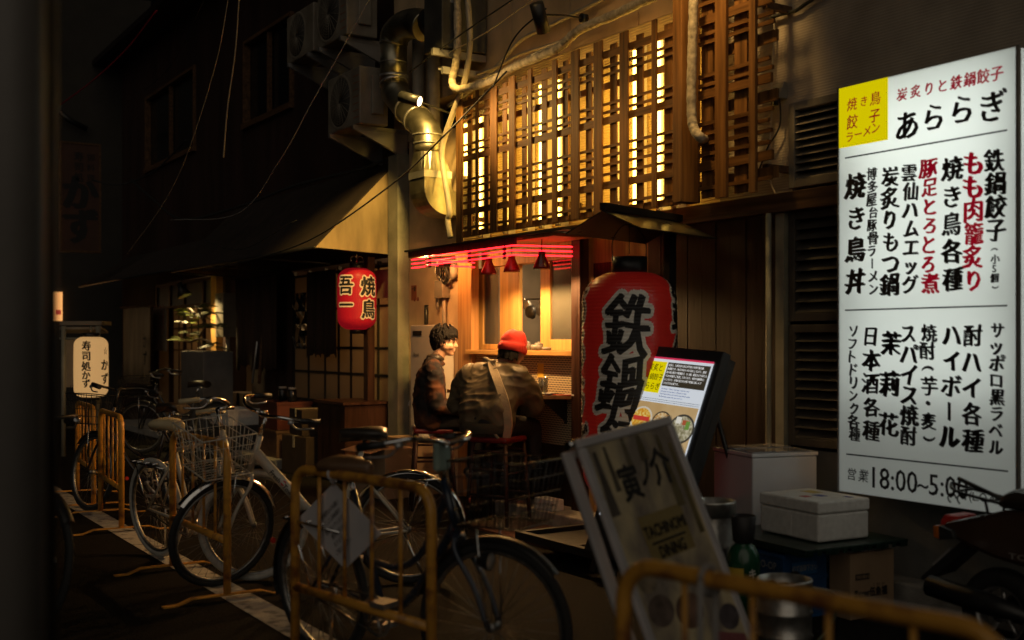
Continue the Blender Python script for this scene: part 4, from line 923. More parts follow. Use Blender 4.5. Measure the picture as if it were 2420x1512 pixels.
def swheel(s):
    ax_ = M(((0,0,1),(1,0,0),(0,1,0))); c = sp(s,.21)
    b = B(); b.lathe([(.125,-.03),(.15,-.045),(.19,-.042),(.208,-.02),(.21,0),(.208,.02),(.19,.042),(.15,.045),(.125,.03)], c, 48, ax_, caps=False); o = b.done('wheel', MT['rubber'], sk)
    b = B(); b.lathe([(.127,-.035),(.118,-.035),(.112,0),(.118,.035),(.127,.035)], c, 40, ax_, caps=False); b.lathe([(0,-.04),(.035,-.04),(.035,.04),(0,.04)], c, 16, ax_)
    for k in range(5): a = 2*math.pi*k/5+.3; d = V((0,math.cos(a),math.sin(a))); b.tube([c+d*.03, c+d*.115], .012, 6)
    b.done('rim', MT['alu'], o)
swheel(0); swheel(1.18)
b = B(); b.tube([sp(-.30,.30,-.13), sp(.02,.27,-.13), sp(.25,.24,-.11)], [.05,.05,.02], 18); b.done('muffler', MT['black'], sk)
b = slab([(-.05,.16),(-.06,.26),(.1,.36),(.4,.34),(.45,.22),(.2,.15)], .10, .10); b.done('engine_cover', MT['black'], sk, bevel=.02)
b = slab([(.62,.24),(.62,.32),(.70,.46),(.78,.30),(1.02,.27),(1.12,.5),(1.02,.86),(1.08,.88),(1.20,.55),(1.08,.2)], .28); b.done('leg_shield', MT['scooter'], sk, bevel=.02)
b = B(); b.tube([sp(1.18,.21,.05), sp(1.08,.6,.03), sp(1.02,.95,0)], .02, 8); b.tube([sp(1.18,.21,-.05), sp(1.08,.6,-.03), sp(1.02,.95,0)], .02, 8); b.tube([sp(.95,.98,-.32), sp(1.02,.96,0), sp(.95,.98,.32)], .016, 8); b.done('handlebar', MT['black'], sk)
b = B(); b.text('TODAY', sp(.22,.505,-.1215), (0,-1,0), V((0,0,1)), .036, .0, 1.9, eps=.002); b.done('lettering', P('dull_chrome',(.34,.32,.30),.4), sk)

# ------------------------------------------------------------------ yellow barricades
def barricade():
    t = thing('barricade', 'x', 'barricade')
    r = .0215
    b = B(); z = .87; q = .10
    pts = [(0,0,.03)]+[(0,0,z-q)]+arc((q,0,z-q), q, math.pi, math.pi/2, 6, (1,0,0), (0,0,1))[1:]+arc((1-q,0,z-q), q, math.pi/2, 0, 6, (1,0,0), (0,0,1))+[(1,0,.03)]
    b.tube(pts, r, 14); b.tube([(0,0,.33),(1,0,.33)], r*.95, 14); b.done('tube_frame', MT['barr'], t)
    for i in range(4): b = B(); x = .2+.2*i; b.tube([(x,0,.33),(x,0,z)], .0085, 8); b.done('bar', MT['barr'], t)
    for x in (0,1):
        b = B(); w_ = .022
        for y0, y1, z0, z1 in ((-.36,-.28,.006,.006),(-.28,-.2,.006,.034),(-.2,.2,.034,.034),(.2,.28,.034,.006),(.28,.36,.006,.006)):
            b.hexa([(x-w_,y0,z0-.004),(x+w_,y0,z0-.004),(x+w_,y1,z1-.004),(x-w_,y1,z1-.004),(x-w_,y0,z0+.003),(x+w_,y0,z0+.003),(x+w_,y1,z1+.003),(x-w_,y1,z1+.003)])
        b.done('foot', MT['barr'], t)
    return t
b0 = barricade()
BAR = [((2.12,3.92),(1.95,4.9),'rusty yellow tube barricade with a white paper hung on its bars'),((2.07,6.22),(2.05,7.24),'rusty yellow tube barricade in front of the white bicycle'),
       ((1.84,2.35),(2.04,1.34),'nearest yellow tube barricade, very blurred, in front of the poster stand'),((2.13,8.86),(2.2,9.86),'fourth yellow tube barricade from the camera with a chain on its post'),((2.24,10.3),(2.31,11.3),'farthest yellow tube barricade in front of the cream lantern')]
for i, (a, c, lb_) in enumerate(BAR):
    o = b0 if i == 0 else copy_tree(b0)
    o.location = (a[0],a[1],0); o.rotation_euler = (0,0,math.atan2(c[1]-a[1],c[0]-a[0])); o['label'] = lb_; o['group'] = 'barricades along the white line'
# notice tied behind the bars
pa, pc = V((2.12,3.92,0)), V((1.95,4.9,0)); pdir = (pc-pa).normalized(); pnm = V((pdir.y,-pdir.x,0)); 
if pnm.x < 0: pnm = -pnm
def bp(px, py, off):
    r = ray(px, py); o = V((0,0,1.45)); k = (pa+pnm*off-o).dot(pnm)/r.dot(pnm); return o+r*k
b = B(); ps4 = [bp(701,1228,.025), bp(815,1345,.03), bp(901,1261,.025), bp(788,1141,.02)]; b.prism(ps4, pnm*.003); pp = b.done('paper_notice', MT['paper']); tag(pp, 'white paper notice hung as a diamond behind barricade bars', 'notice')
b = B(); ux = (ps4[2]-ps4[1]).normalized(); uy = (ps4[0]-ps4[1]); uy = (uy-ux*uy.dot(ux)).normalized()
cc = (ps4[0]+ps4[2])/2
for i in range(6): b.text(['駐輪禁止のお願い','ここに自転車を','停めないでください','通行の妨げに','なりますので','ご協力ください'][i], cc+uy*(.085-.036*i)-pnm*.004, ux, uy, .026, .0, .8)
b.done('lettering', MT['ink'], pp)
b = B(); p = bp(786,1135,.0); b.tube(arc(V((p.x,p.y,.87)), .026, 0, 2*math.pi, 12, pnm, (0,0,1)), .006, 6); b.tube([V((p.x,p.y,.846)), ps4[3]+V((0,0,-.01))], .006, 6); tag(b.done('tape_loop', MT['paper']), 'strip of tape holding the paper notice to the barricade', 'tape')
nb0, nb1 = V((1.84,2.35,.87)), V((2.04,1.34,.87)); nd = (nb1-nb0).normalized(); q = nb0+nd*.27
b = B(); sd_ = V((nd.y,-nd.x,0)); b.tube(arc(q, .030, 0, 2*math.pi, 16, sd_, (0,0,1)), .007, 8); b.tube([q-sd_*.03, q-sd_*.032+V((0,0,-.16)), q-sd_*.02+V((0,0,-.3))], .007, 8); b.tube([q+sd_*.03, q+sd_*.03+V((0,0,-.25))], .007, 8); tag(b.done('strap', MT['greyprint']), 'pale strap looped over the nearest yellow barricade', 'strap')

# ------------------------------------------------------------------ bicycles
def bike(loc, rz, label, paint, tyre=None, fender=None, saddle=None, grip=None, steer=0, lean=0, basket=True, bmat=None, lamp=True, straight=False, deco=None, rfender=True, rim=None):
    t = thing('bicycle', label, 'bicycle', loc, rz, 'bicycles parked along the barricades')
    W = WM[t.name] @ M.Rotation(lean, 4, 'X')
    tyre = tyre or MT['rubber']; fender = fender or MT['black']; saddle = saddle or MT['leather']; grip = grip or MT['blackplastic']; bmat = bmat or MT['black']
    hp = V((.89,0,.8)); sa = V((-.30,0,1)).normalized()
    SR = M.Translation(hp) @ M.Rotation(steer, 4, sa) @ M.Translation(-hp)
    def fin(b, name, mat, par=t, front=False, **k):
        b.warp(lambda p: W @ (SR @ p if front else p)); return b.done(name, mat, par, **k)
    AY = M(((1,0,0),(0,0,1),(0,-1,0)))
    Rw = .335
    def wheel(c, front):
        b = B(); pr = [(Rw-.021+.021*math.cos(a), .018*math.sin(a)) for a in (2*math.pi*i/10 for i in range(11))]
        b.lathe(pr, c, 56, AY, caps=False); o = fin(b, 'wheel', tyre, t, front)
        b = B(); b.lathe([(Rw-.04,-.013),(Rw-.052,-.012),(Rw-.055,0),(Rw-.052,.012),(Rw-.04,.013),(Rw-.038,0),(Rw-.04,-.013)], c, 56, AY, caps=False)
        b.lathe([(0,-.035),(.018,-.035),(.018,.035),(0,.035)], c, 14, AY); fin(b, 'rim', rim or MT['wheelrim'], o, front)
        b = B()
        for i in range(32):
            a = 2*math.pi*i/32; h = a+(.5 if i%4<2 else -.5); y = .028*(1 if i%2 else -1)
            b.tube([V(c)+V((.018*math.cos(h),y,.018*math.sin(h))), V(c)+V(((Rw-.052)*math.cos(a),0,(Rw-.052)*math.sin(a)))], .0011, 4)
        fin(b, 'spoke', rim or MT['wheelrim'], o, front)
    ra, fa_ = V((0,0,Rw)), V((1.09,0,Rw)); bb = V((.44,0,.28))
    wheel(ra, False); wheel(fa_, True)
    b = B(); ht, hb = hp+sa*.10, hp-sa*.10
    b.tube([hb-sa*.02, ht], .019, 12)
    if straight == 'mono': b.tube([hp-sa*.0, bb], .030, 14, sy=1.25)
    elif straight: b.tube([hp+sa*.05, V((.30,0,.74))], .016, 12); b.tube([hp-sa*.05, bb], .021, 12, sy=1.5)
    else: b.tube(curve([hb+sa*.02, V((.72,0,.48)), V((.58,0,.35)), bb], 6), .019, 12); b.tube(curve([hp+sa*.05, V((.72,0,.60)), V((.56,0,.50)), V((.37,0,.50))], 6), .015, 12)
    b.tube([bb, V((.27,0,.80))], .016, 12)
    for y in (-.055,.055):
        b.tube([bb+V((0,y*.5,0)), ra+V((0,y,0))], .009, 8); b.tube([V((.30,y*.3,.70)), ra+V((0,y,0))], .008, 8)
    fin(b, 'frame', paint)
    b = B(); cr = hb-sa*.03
    for y in (-.052,.052): b.tube(curve([cr+V((0,y*.6,0)), cr+V((.02,y,-.06)), fa_+V((-.06,y,.15)), fa_+V((0,y,0))], 5), .011, 8)
    b.tube([cr+V((0,-.035,0)), cr+V((0,.035,0))], .014, 8); fin(b, 'fork', paint if paint is not MT['bluepaint'] else MT['bluepaint'], t, True)
    b = B(); top = ht+sa*.14; b.tube([ht, top], .013, 10); b.tube([top, top+V((.05,0,.01))], .014, 10)
    st = top+V((.05,0,.01))
    for s in (-1,1): b.tube(curve([st, st+V((.03,.10*s,.015)), st+V((-.02,.22*s,.03)), st+V((-.10,.27*s,.015)), st+V((-.22,.285*s,-.005))], 6), .011, 10)
    hb_ = fin(b, 'handlebar', MT['black'] if paint is MT['blackpaint'] else MT['chrome'], t, True)
    for s in (-1,1):
        b = B(); b.tube([st+V((-.11,.272*s,.012)), st+V((-.23,.287*s,-.008))], .017, 10); fin(b, 'grip', grip, hb_, True)
        b = B(); b.tube(curve([st+V((-.06,.265*s,.0)), st+V((-.10,.27*s,-.035)), st+V((-.2,.285*s,-.045))],5), .006, 6); b.cyl(st+V((-.05,.25*s,.01)), st+V((-.07,.27*s,0)), .014); fin(b, 'brake_lever', MT['alu'], hb_, True)
    b = B(); b.tube([V((.285,0,.76)), V((.25,0,.87))], .0125, 10); fin(b, 'seat_post', MT['chrome'])
    b = B()
    pr = [(-.13,.085,0),(-.09,.105,.012),(0,.09,.012),(.06,.045,.006),(.14,.025,.0),(.155,.012,-.008)]
    rings = []
    for x, w_, dz in pr:
        rings.append([b.b.verts.new((.25+x, w_*math.cos(a), .905+dz+(.03 if math.sin(a) > 0 else .05)*math.sin(a))) for a in (2*math.pi*i/14 for i in range(14))])
    for p_, q2 in zip(rings, rings[1:]):
        for j in range(14): b.face([p_[j], p_[(j+1)%14], q2[(j+1)%14], q2[j]], True)
    b.face(rings[0][::-1]); b.face(rings[-1]); sd2 = fin(b, 'saddle', saddle, recalc=True)
    b = B()
    for y in (-.05,.05): b.tube(arc((.20,y,.85), .022, 0, 2*math.pi, 10, (1,0,0), (0,0,1)), .004, 5); b.tube([(.16,y,.87),(.36,y*.4,.88)], .004, 5)
    fin(b, 'saddle_spring', MT['chrome'], sd2)
    def fend(c, a0, a1, front):
        b = B(); n = 18; r = Rw+.018
        for i in range(n):
            A0, A1 = a0+(a1-a0)*i/n, a0+(a1-a0)*(i+1)/n
            sec = [(-.03,-.016),(-.018,.0),(.018,.0),(.03,-.016)]
            P0 = [V(c)+V(((r+z)*math.cos(A0),y,(r+z)*math.sin(A0))) for y, z in sec]; P1 = [V(c)+V(((r+z)*math.cos(A1),y,(r+z)*math.sin(A1))) for y, z in sec]
            for j in range(3): b.poly([P0[j],P0[j+1],P1[j+1],P1[j]])
        o = b
        bmesh.ops.remove_doubles(b.b, verts=b.b.verts[:], dist=1e-5)
        return fin(b, 'mudguard', fender, t, front, smooth=True)
    if rfender: fend(ra, R(35), R(195), False)
    fend(fa_, R(40), R(165), True) if rfender else fend(fa_, R(60), R(140), True)
    b = B(); b.lathe([(.075,-.045),(.09,-.045),(.09,-.041),(.075,-.041)], bb, 28, AY, caps=False)
    for a in range(5): d = V((math.cos(a*1.2566),0,math.sin(a*1.2566))); b.tube([bb+V((0,-.043,0)), bb+V((0,-.043,0))+d*.08], .006, 5)
    for s, a in ((-1,.6),(1,.6+math.pi)):
        d = V((math.cos(a),0,math.sin(a)))*.165; p0 = bb+V((0,.06*s,0)); b.tube([p0, p0+d], .009, 6); b.cbox(p0+d+V((0,.05*s,0)), (.09,.08,.022))
    b.cyl(bb+V((0,-.06,0)), bb+V((0,.06,0)), .016); fin(b, 'crankset', MT['alu'])
    b = B(); b.tube([bb+V((.0,-.043,.085)), ra+V((0,-.043,.035))], .004, 4); b.tube([bb+V((.0,-.043,-.085)), ra+V((0,-.043,-.035))], .004, 4); fin(b, 'chain', MT['black'])
    b = B(); b.tube([V((.02,.06,Rw-.02)), V((-.12,.12,.02))], .009, 6); b.tube([V((-.12,.12,.02)), V((-.16,.12,.012))], .01, 6); fin(b, 'kickstand', MT['chrome'])
    if basket:
        b = B(); x0, x1, y_, z0, z1 = 1.0, 1.27, .15, .74, .99
        def rect(z, ex, r):
            p = [(x0-ex*.3,-y_-ex,z),(x1+ex,-y_-ex,z),(x1+ex,y_+ex,z),(x0-ex*.3,y_+ex,z)]
            b.tube(p, r, 5, closed=True)
        for k in range(5): rect(z0+(z1-z0)*k/4, .045*k/4, .0045 if k in (0,4) else .0022)
        for k in range(9):
            f = k/8
            b.tube([(x0+(x1-x0)*f,-y_,z0),(x0-.013+(x1-x0+.058)*f,-y_-.045,z1)], .0022, 4); b.tube([(x0+(x1-x0)*f,y_,z0),(x0-.013+(x1-x0+.058)*f,y_+.045,z1)], .0022, 4)
            b.tube([(x1,-y_+2*y_*f,z0),(x1+.045,-y_-.045+(2*y_+.09)*f,z1)], .0022, 4); b.tube([(x0,-y_+2*y_*f,z0),(x0-.013,-y_-.045+(2*y_+.09)*f,z1)], .0022, 4)
            b.tube([(x0,-y_+2*y_*f,z0),(x1,-y_+2*y_*f,z0)], .0022, 4)
        fin(b, 'basket', bmat, t, True)
        b = B()
        for y in (-.1,.1): b.tube([(1.09,.06*(1 if y>0 else -1),Rw),(1.06,y,.74)], .004, 5)
        fin(b, 'basket_stay', MT['chrome'], t, True)
    if lamp:
        b = B(); c = V((1.10,-.07,.60)); m = V((1,0,-.1)).to_track_quat('Z','Y').to_matrix()
        b.lathe([(0,-.05),(.025,-.04),(.035,0),(.036,.012)], c, 20, m, caps=False); lm = fin(b, 'head_lamp', MT['black'], t, True)
        b = B(); b.lathe([(.035,.01),(.025,.018),(0,.022)], c, 20, m, caps=False); fin(b, 'lens', P('lamp_lens',(.6,.6,.58),.1,.6,var=.1,bump=0), lm, True)
    b = B()
    for y in (-.06,.06): b.tube([(.24,y,.62),(-.18,y,.64)], .006, 6); b.tube([(0,y,Rw),(-.12,y,.64)], .005, 6)
    for x in (.1,0,-.1,-.18): b.tube([(x,-.06,.64),(x,.06,.64)], .005, 6)
    fin(b, 'rear_rack', MT['chrome'] if paint is not MT['blackpaint'] else MT['black'])
    b = B(); b.cyl((-.36,0,.50), (-.370,0,.50), .013); fin(b, 'reflector', MT['red'])
    if deco: deco(fin, hp, bb, st)
    return t
def bz(a, c): return math.atan2(c[1]-a[1], c[0]-a[0])
# white bicycle with cream tyres: rear wheel far left, front wheel turned
bike((2.10,7.72,0), bz((2.10,7.72),(2.36,6.72)), 'cream bicycle with pale tyres and cream saddle behind the second barricade', MT['cream_paint'], MT['whitetyre'], MT['chrome'], MT['creamgrip'], MT['creamgrip'], steer=R(50), lean=R(4), basket=False, rfender=False, lamp=False, straight=True)
def town(fin, hp, bb, st):
    b = B(); d = (bb-hp).normalized(); up = V((d.z,0,-d.x)); up = up if up.z > 0 else -up
    x = d; n = x.cross(up); side = -1 if n.y < 0 else 1
    for s, k in (('Fresh',.215),('Town',.40)): b.text(s, hp+d*(.05+k*.62)+n*.034, x, up, .042, .01, .9)
    fin(b, 'lettering', MT['ink'])
    b = B(); c = hp+d*.245+n*.0335+up*.006; b.poly([c+x*.016*math.cos(a)+up*.016*math.sin(a) for a in (2*math.pi*i/16 for i in range(16))]); fin(b, 'decal', MT['red'])
bike((3.12,6.06,0), bz((3.12,6.06),(2.18,6.57)), 'white bicycle with printed frame, wire basket and chrome mudguards behind two barricades', MT['cream_paint'], None, MT['chrome'], None, None, steer=R(38), lean=R(-4), bmat=MT['cream_paint'], straight='mono', deco=town)
def tagcloth(fin, hp, bb, st):
    b = B(); c = st+V((-.02,-.0,-.05)); b.cbox(c, (.035,.10,.12)); fin(b, 'lock_cover', P('pale_green_cloth',(.32,.42,.36),.8,var=.2), front=True, bevel=.015)
bike((2.07,4.84,0), bz((2.07,4.84),(2.33,3.78)), 'dark navy bicycle with swept handlebar and tan saddle behind the notice barricade', MT['bluepaint'], None, MT['black'], MT['tan'], None, steer=R(18), lean=R(4), deco=tagcloth)
bike((4.55,14.1,0), bz((4.55,14.1),(3.85,14.9)), 'far black bicycle standing before the planter of the sushi shop', MT['blackpaint'], steer=R(10))
bike((2.75,9.15,0), bz((2.75,9.15),(2.2,10.0)), 'black bicycle with front basket chained beside the fourth barricade', MT['blackpaint'], steer=R(-15), lean=R(3))
bike((1.20,7.28,0), bz((1.20,7.28),(1.06,6.23)), 'shadowy black bicycle nearest the grey pole, out of focus', MT['blackpaint'], steer=R(25), basket=False, rim=MT['black'])

# ------------------------------------------------------------------ bar stools
def stool(loc, rz, label):
    t = thing('bar_stool', label, 'stool', loc, rz, 'bar stools at the counter'); h = .70
    b = B(); b.box(-.17,.17,-.17,.17,h-.045,h); dl(b,'seat',P('stool_seat',(.16,.012,.012),.4,var=.2) if 'stool_seat' not in bpy.data.materials else bpy.data.materials['stool_seat'],t,bevel=.018)
    for sx in (-1,1):
        for sy in (-1,1): b = B(); b.tube([(sx*.145,sy*.145,h-.046),(sx*.185,sy*.185,.0)], .017, 8); dl(b,'leg',MT['darkwood'],t)
    for z, k in ((.22,.172),(.42,.161),(.56,.153)):
        b = B()
        for s in (-1,1): b.tube([(-k,s*k,z),(k,s*k,z)], .010, 6); b.tube([(s*k,-k,z+.03),(s*k,k,z+.03)], .010, 6)
        dl(b,'stretcher',MT['darkwood'],t)
    return t

# ------------------------------------------------------------------ people
def blob(name, prims, mat, parent, voxel=.012, smooth=6, fac=.5, crease=0):
    """One continuous surface: hulls of spheres fused by a voxel remesh."""
    b = bmesh.new()
    for pr in prims:
        t = bmesh.new()
        for c, r in pr:
            r = V(r) if isinstance(r, (tuple, list, V)) else V((r,r,r))
            bmesh.ops.create_icosphere(t, subdivisions=2 if max(r) > .03 else 1, radius=1, matrix=M.Translation(V(c)) @ M.Diagonal((r.x,r.y,r.z,1)))
        res = bmesh.ops.convex_hull(t, input=t.verts[:])
        for v in [g for g in res['geom_interior'] if isinstance(g, bmesh.types.BMVert)]:
            if v.is_valid: t.verts.remove(v)
        me = bpy.data.meshes.new('h'); t.to_mesh(me); t.free(); b.from_mesh(me); bpy.data.meshes.remove(me)
    me = bpy.data.meshes.new(name); b.to_mesh(me); b.free()
    o = bpy.data.objects.new(name, me); COL.objects.link(o)
    m = o.modifiers.new('r', 'REMESH'); m.mode = 'VOXEL'; m.voxel_size = voxel
    m = o.modifiers.new('s', 'SMOOTH'); m.iterations = smooth; m.factor = fac
    dg = bpy.context.evaluated_depsgraph_get(); dg.update()
    nm = bpy.data.meshes.new_from_object(o.evaluated_get(dg)); bpy.data.objects.remove(o)
    if crease:
        ns = [v.normal.copy() for v in nm.vertices]
        for v, n in zip(nm.vertices, ns):
            c = v.co; d = noise.noise(V((c.x*3,c.y*3,c.z*2)))
            r = 1-abs(noise.noise(V((c.x*5+d*1.5, c.y*5, c.z*11+d*2))))*2.2
            r2 = 1-abs(noise.noise(V((c.x*13+3, c.y*11, c.z*17+d*3))))*2.2
            v.co = c+n*crease*(max(r,-.6)*.75+max(r2,-.6)*.35)
    for p in nm.polygons: p.use_smooth = True
    nm.materials.clear(); nm.materials.append(mat)
    W = WM[parent.name]
    o = bpy.data.objects.new(name, nm); COL.objects.link(o); o.parent = parent; WM[o.name] = W
    return o     # prims are in the local frame of the figure
MT['skin'] = P('skin', (.52,.30,.19), .5, var=.08, sc=20, bump=.03)
MT['hair'] = P('hair', (.010,.008,.007), .75, var=.5, sc=60, bump=.5, bsc=120, stretch=(1,1,.25), spec=.15)
def hand(side, w, d, up, s=1.0, curl=.5):
    """Palm, four bent fingers and a thumb: w wrist, d pointing direction, up = back of the hand."""
    d = V(d).normalized(); up = V(up); up = (up-d*up.dot(d)).normalized(); x = d.cross(up)*side
    w = V(w); pr = [[(w,.021*s),(w+d*.045*s,.022*s)], [(w+d*.03*s+x*.02*s,.016*s),(w+d*.03*s-x*.022*s,.016*s),(w+d*.09*s+x*.028*s,.013*s),(w+d*.09*s-x*.03*s,.012*s)]]
    for k, (o, L_) in enumerate(((.03,.075),(.010,.085),(-.011,.078),(-.030,.06))):
        p = w+d*.092*s+x*o*s; a = p+(d*math.cos(curl*.6)-up*math.sin(curl*.6))*L_*.45*s; c = a+(d*math.cos(curl*1.5)-up*math.sin(curl*1.5))*L_*.32*s; e_ = c+(d*math.cos(curl*2.3)-up*math.sin(curl*2.3))*L_*.25*s
        for q1, q2, r1, r2 in ((p,a,.0105,.0098),(a,c,.0098,.009),(c,e_,.009,.008)): pr.append([(q1,r1*s),(q2,r2*s)])
    p = w+d*.03*s+x*.026*s; a = p+(d*.6+x*.75-up*.15).normalized()*.045*s; c = a+(d*.95+x*.2-up*.3).normalized()*.034*s
    pr += [[(p,.014*s),(a,.011*s)],[(a,.011*s),(c,.009*s)]]
    return pr
def head(c, f, r_, tilt=0):
    """Skull, face, nose, lips, chin, ears around centre c, looking along f (horizontal), r_ = right."""
    u = V((0,0,1)); c = V(c); f = (V(f)*math.cos(tilt)-u*math.sin(tilt)).normalized(); r_ = V(r_).normalized(); u = r_.cross(f)
    def q(a, b_, h): return c+r_*a+f*b_+u*h
    pr = [[(q(0,-.02,.03),.092),(q(0,.015,.035),.088)], [(q(0,.01,.0),.078),(q(0,.045,-.07),.042),(q(.03,.02,-.06),.032),(q(-.03,.02,-.06),.032)],
          [(q(0,.075,-.092),.020),(q(0,.05,-.08),.034)],            # chin
          [(q(0,.088,.022),.010),(q(0,.114,-.022),.0115),(q(.013,.098,-.026),.008),(q(-.013,.098,-.026),.008)],   # nose
          [(q(.022,.086,-.050),.008),(q(-.022,.086,-.050),.008),(q(0,.097,-.048),.009)], [(q(.018,.083,-.064),.009),(q(-.018,.083,-.064),.009),(q(0,.093,-.064),.010)],
          [(q(.035,.078,.030),.016),(q(-.035,.078,.030),.016)],     # brow
          [(q(.040,.058,-.028),.034),(q(-.040,.058,-.028),.034)], [(q(.045,.02,-.03),.045),(q(-.045,.02,-.03),.045)]]   # cheeks
    for s in (-1,1): pr.append([(q(.086*s,-.012,.018),(.014,.014,.020)),(q(.09*s,-.02,-.02),(.010,.010,.012)),(q(.094*s,-.026,.012),(.010,.010,.018))])
    return pr, q
SK = MT['skin']
# diner in profile (patterned jacket)
p1 = thing('person', 'seated person in a dark patterned jacket with tousled black hair, smiling in profile', 'person', (4.72,8.70,.70), R(-115+90-90))
# local frame: +x = right of the person, +y = forward
hc = V((.0,.10,.735))
hp_, q = head(hc, (.18,.98,0), (.98,-.18,0), .10)
nk = [[((0,.02,.56),.062),((0,.07,.66),.055)]]
arms = [[((.19,.0,.50),.052),((.235,.02,.20),.042)], [((.235,.02,.20),.042),((.15,.26,.13),.030)], [((-.19,.0,.50),.052),((-.24,.04,.20),.042)], [((-.24,.04,.20),.042),((-.16,.28,.15),.030)]]
legs = []
for s in (1,-1):
    legs += [[((.09*s,0,.06),.085),((.12*s,.40,.05),.062)], [((.12*s,.40,.05),.060),((.11*s,.36,-.36),.042)]]
trunk = [[((.09,0,.08),.10),((-.09,0,.08),.10),((0,.0,.2),(.15,.10,.10)),((.11,0,.44),(.09,.09,.1)),((-.11,0,.44),(.09,.09,.1))], [((.18,0,.50),.055),((-.18,0,.50),.055),((0,.01,.54),.06)]]
hnd = hand(1,(.15,.27,.13),(-.5,.8,-.1),(0,0,1)) + hand(-1,(-.16,.29,.15),(.5,.8,-.05),(0,0,1))
blob('body', hp_+nk+arms+legs+trunk+hnd, SK, p1, .0058, 5)
hr = [[(q(0,-.03,.065),(.112,.108,.085)),(q(0,.03,.085),(.100,.085,.060)),(q(0,-.06,.0),(.098,.07,.075))], [(q(0,-.075,-.035),(.075,.04,.05)),(q(0,-.07,.03),(.095,.05,.05))],
      [(q(0,.072,.072),(.088,.036,.030)),(q(0,.04,.1),(.092,.07,.045))], [(q(.09,.0,.055),(.022,.05,.03)),(q(.085,.05,.07),(.025,.04,.02))], [(q(-.09,.0,.055),(.022,.05,.03)),(q(-.085,.05,.07),(.025,.04,.02))]]
random.seed(5)
for k in range(150):
    a, h = random.uniform(-3.1,3.1), random.uniform(-.01,.165); rr_ = .116*math.sqrt(max(.04,1-((h-.04)/.13)**2))
    s_, co = math.sin(a), math.cos(a)
    if co > .2 and h < .075: h = random.uniform(.075,.13); rr_ = .116*math.sqrt(max(.04,1-((h-.04)/.13)**2))
    g = random.uniform(.03,.065); r2 = .122*math.sqrt(max(.04,1-((h-g-.04)/.14)**2)); sw = random.uniform(-.18,.18)
    hr.append([(q(rr_*s_, rr_*co-.012, h),.010),(q(r2*math.sin(a+sw), r2*math.cos(a+sw)*1.04-.010, h-g),.0035)])
blob('hair', hr, MT['hair'], p1, .0042, 1)
b = B()
for s in (-1,1): b.ball(q(.033*s,.087,.008), (.012,.007,.005), 10, 6); b.tube(curve([q(.018*s,.096,.033), q(.035*s,.095,.037), q(.052*s,.084,.031)],3), .0035, 5)
b.warp(lambda p: WM[p1.name]@p); b.done('eye', MT['ink'], p1)
b = B(); b.tube(curve([q(-.026,.086,-.052), q(0,.097,-.057), q(.026,.086,-.052)],4), .004, 6); b.warp(lambda p: WM[p1.name]@p); b.done('mouth', P('teeth',(.6,.5,.42),.4,var=.1), p1)
def pattern():
    m = P('jacket_pattern', (.115,.045,.022), .8, spec=.2, dark=(.022,.018,.018), sc=7, bump=.35, bsc=18, thr=(.44,.60)); t = m.node_tree; p = t.nodes['Principled BSDF']; L = t.links.new; N = t.nodes.new
    tc = N('ShaderNodeTexCoord'); n = N('ShaderNodeTexVoronoi'); n.inputs['Scale'].default_value = 26; L(tc.outputs['Object'], n.inputs['Vector'])
    n2 = N('ShaderNodeTexNoise'); n2.inputs['Scale'].default_value = 5; L(tc.outputs['Object'], n2.inputs['Vector'])
    r = N('ShaderNodeValToRGB'); r.color_ramp.elements[0].position = .54; r.color_ramp.elements[1].position = .62; L(n2.outputs[0], r.inputs[0])
    lt = N('ShaderNodeMath'); lt.operation = 'LESS_THAN'; lt.inputs[1].default_value = .1; L(n.outputs['Distance'], lt.inputs[0])
    mu = N('ShaderNodeMath'); mu.operation = 'MULTIPLY'; L(lt.outputs[0], mu.inputs[0]); L(r.outputs[0], mu.inputs[1])
    old = p.inputs['Base Color'].links[0].from_socket; mx = N('ShaderNodeMix'); mx.data_type = 'RGBA'; L(mu.outputs[0], mx.inputs['Factor']); L(old, mx.inputs['A']); mx.inputs['B'].default_value = (.15,.11,.08,1); L(mx.outputs['Result'], p.inputs['Base Color']); return m
jk = [[((.10,-.02,.07),.115),((-.10,-.02,.07),.115),((0,-.02,.02),(.17,.13,.06)),((0,-.03,.25),(.19,.145,.10)),((.11,-.02,.44),(.11,.115,.11)),((-.11,-.02,.44),(.11,.115,.11))],
      [((.17,-.01,.51),.075),((-.17,-.01,.51),.075),((0,.0,.545),.075)], [((0,.0,.575),(.075,.075,.03)),((0,.03,.55),(.085,.085,.03))]]
for s in (1,-1):
    x2 = .24; jk += [[((.19*s,0,.49),.078),((x2*s,.02,.20),.070)], [((x2*s,.02,.20),.070),((.165*s,.22,.145),.052)], [((.165*s,.22,.145),.056),((.158*s,.245,.137),.055)]]
blob('jacket', jk, pattern(), p1, .008, 12, crease=.011)
b = B(); b.lathe([(.068,0),(.082,.012),(.075,.045),(.062,.058),(.06,.05)], (0,.02,.575), 24, caps=False); b.warp(lambda p: WM[p1.name]@p); b.done('collar', MT['leather'], p1)
TR_ = P('dark_trousers', (.014,.013,.014), .8, var=.3, bump=.15); 
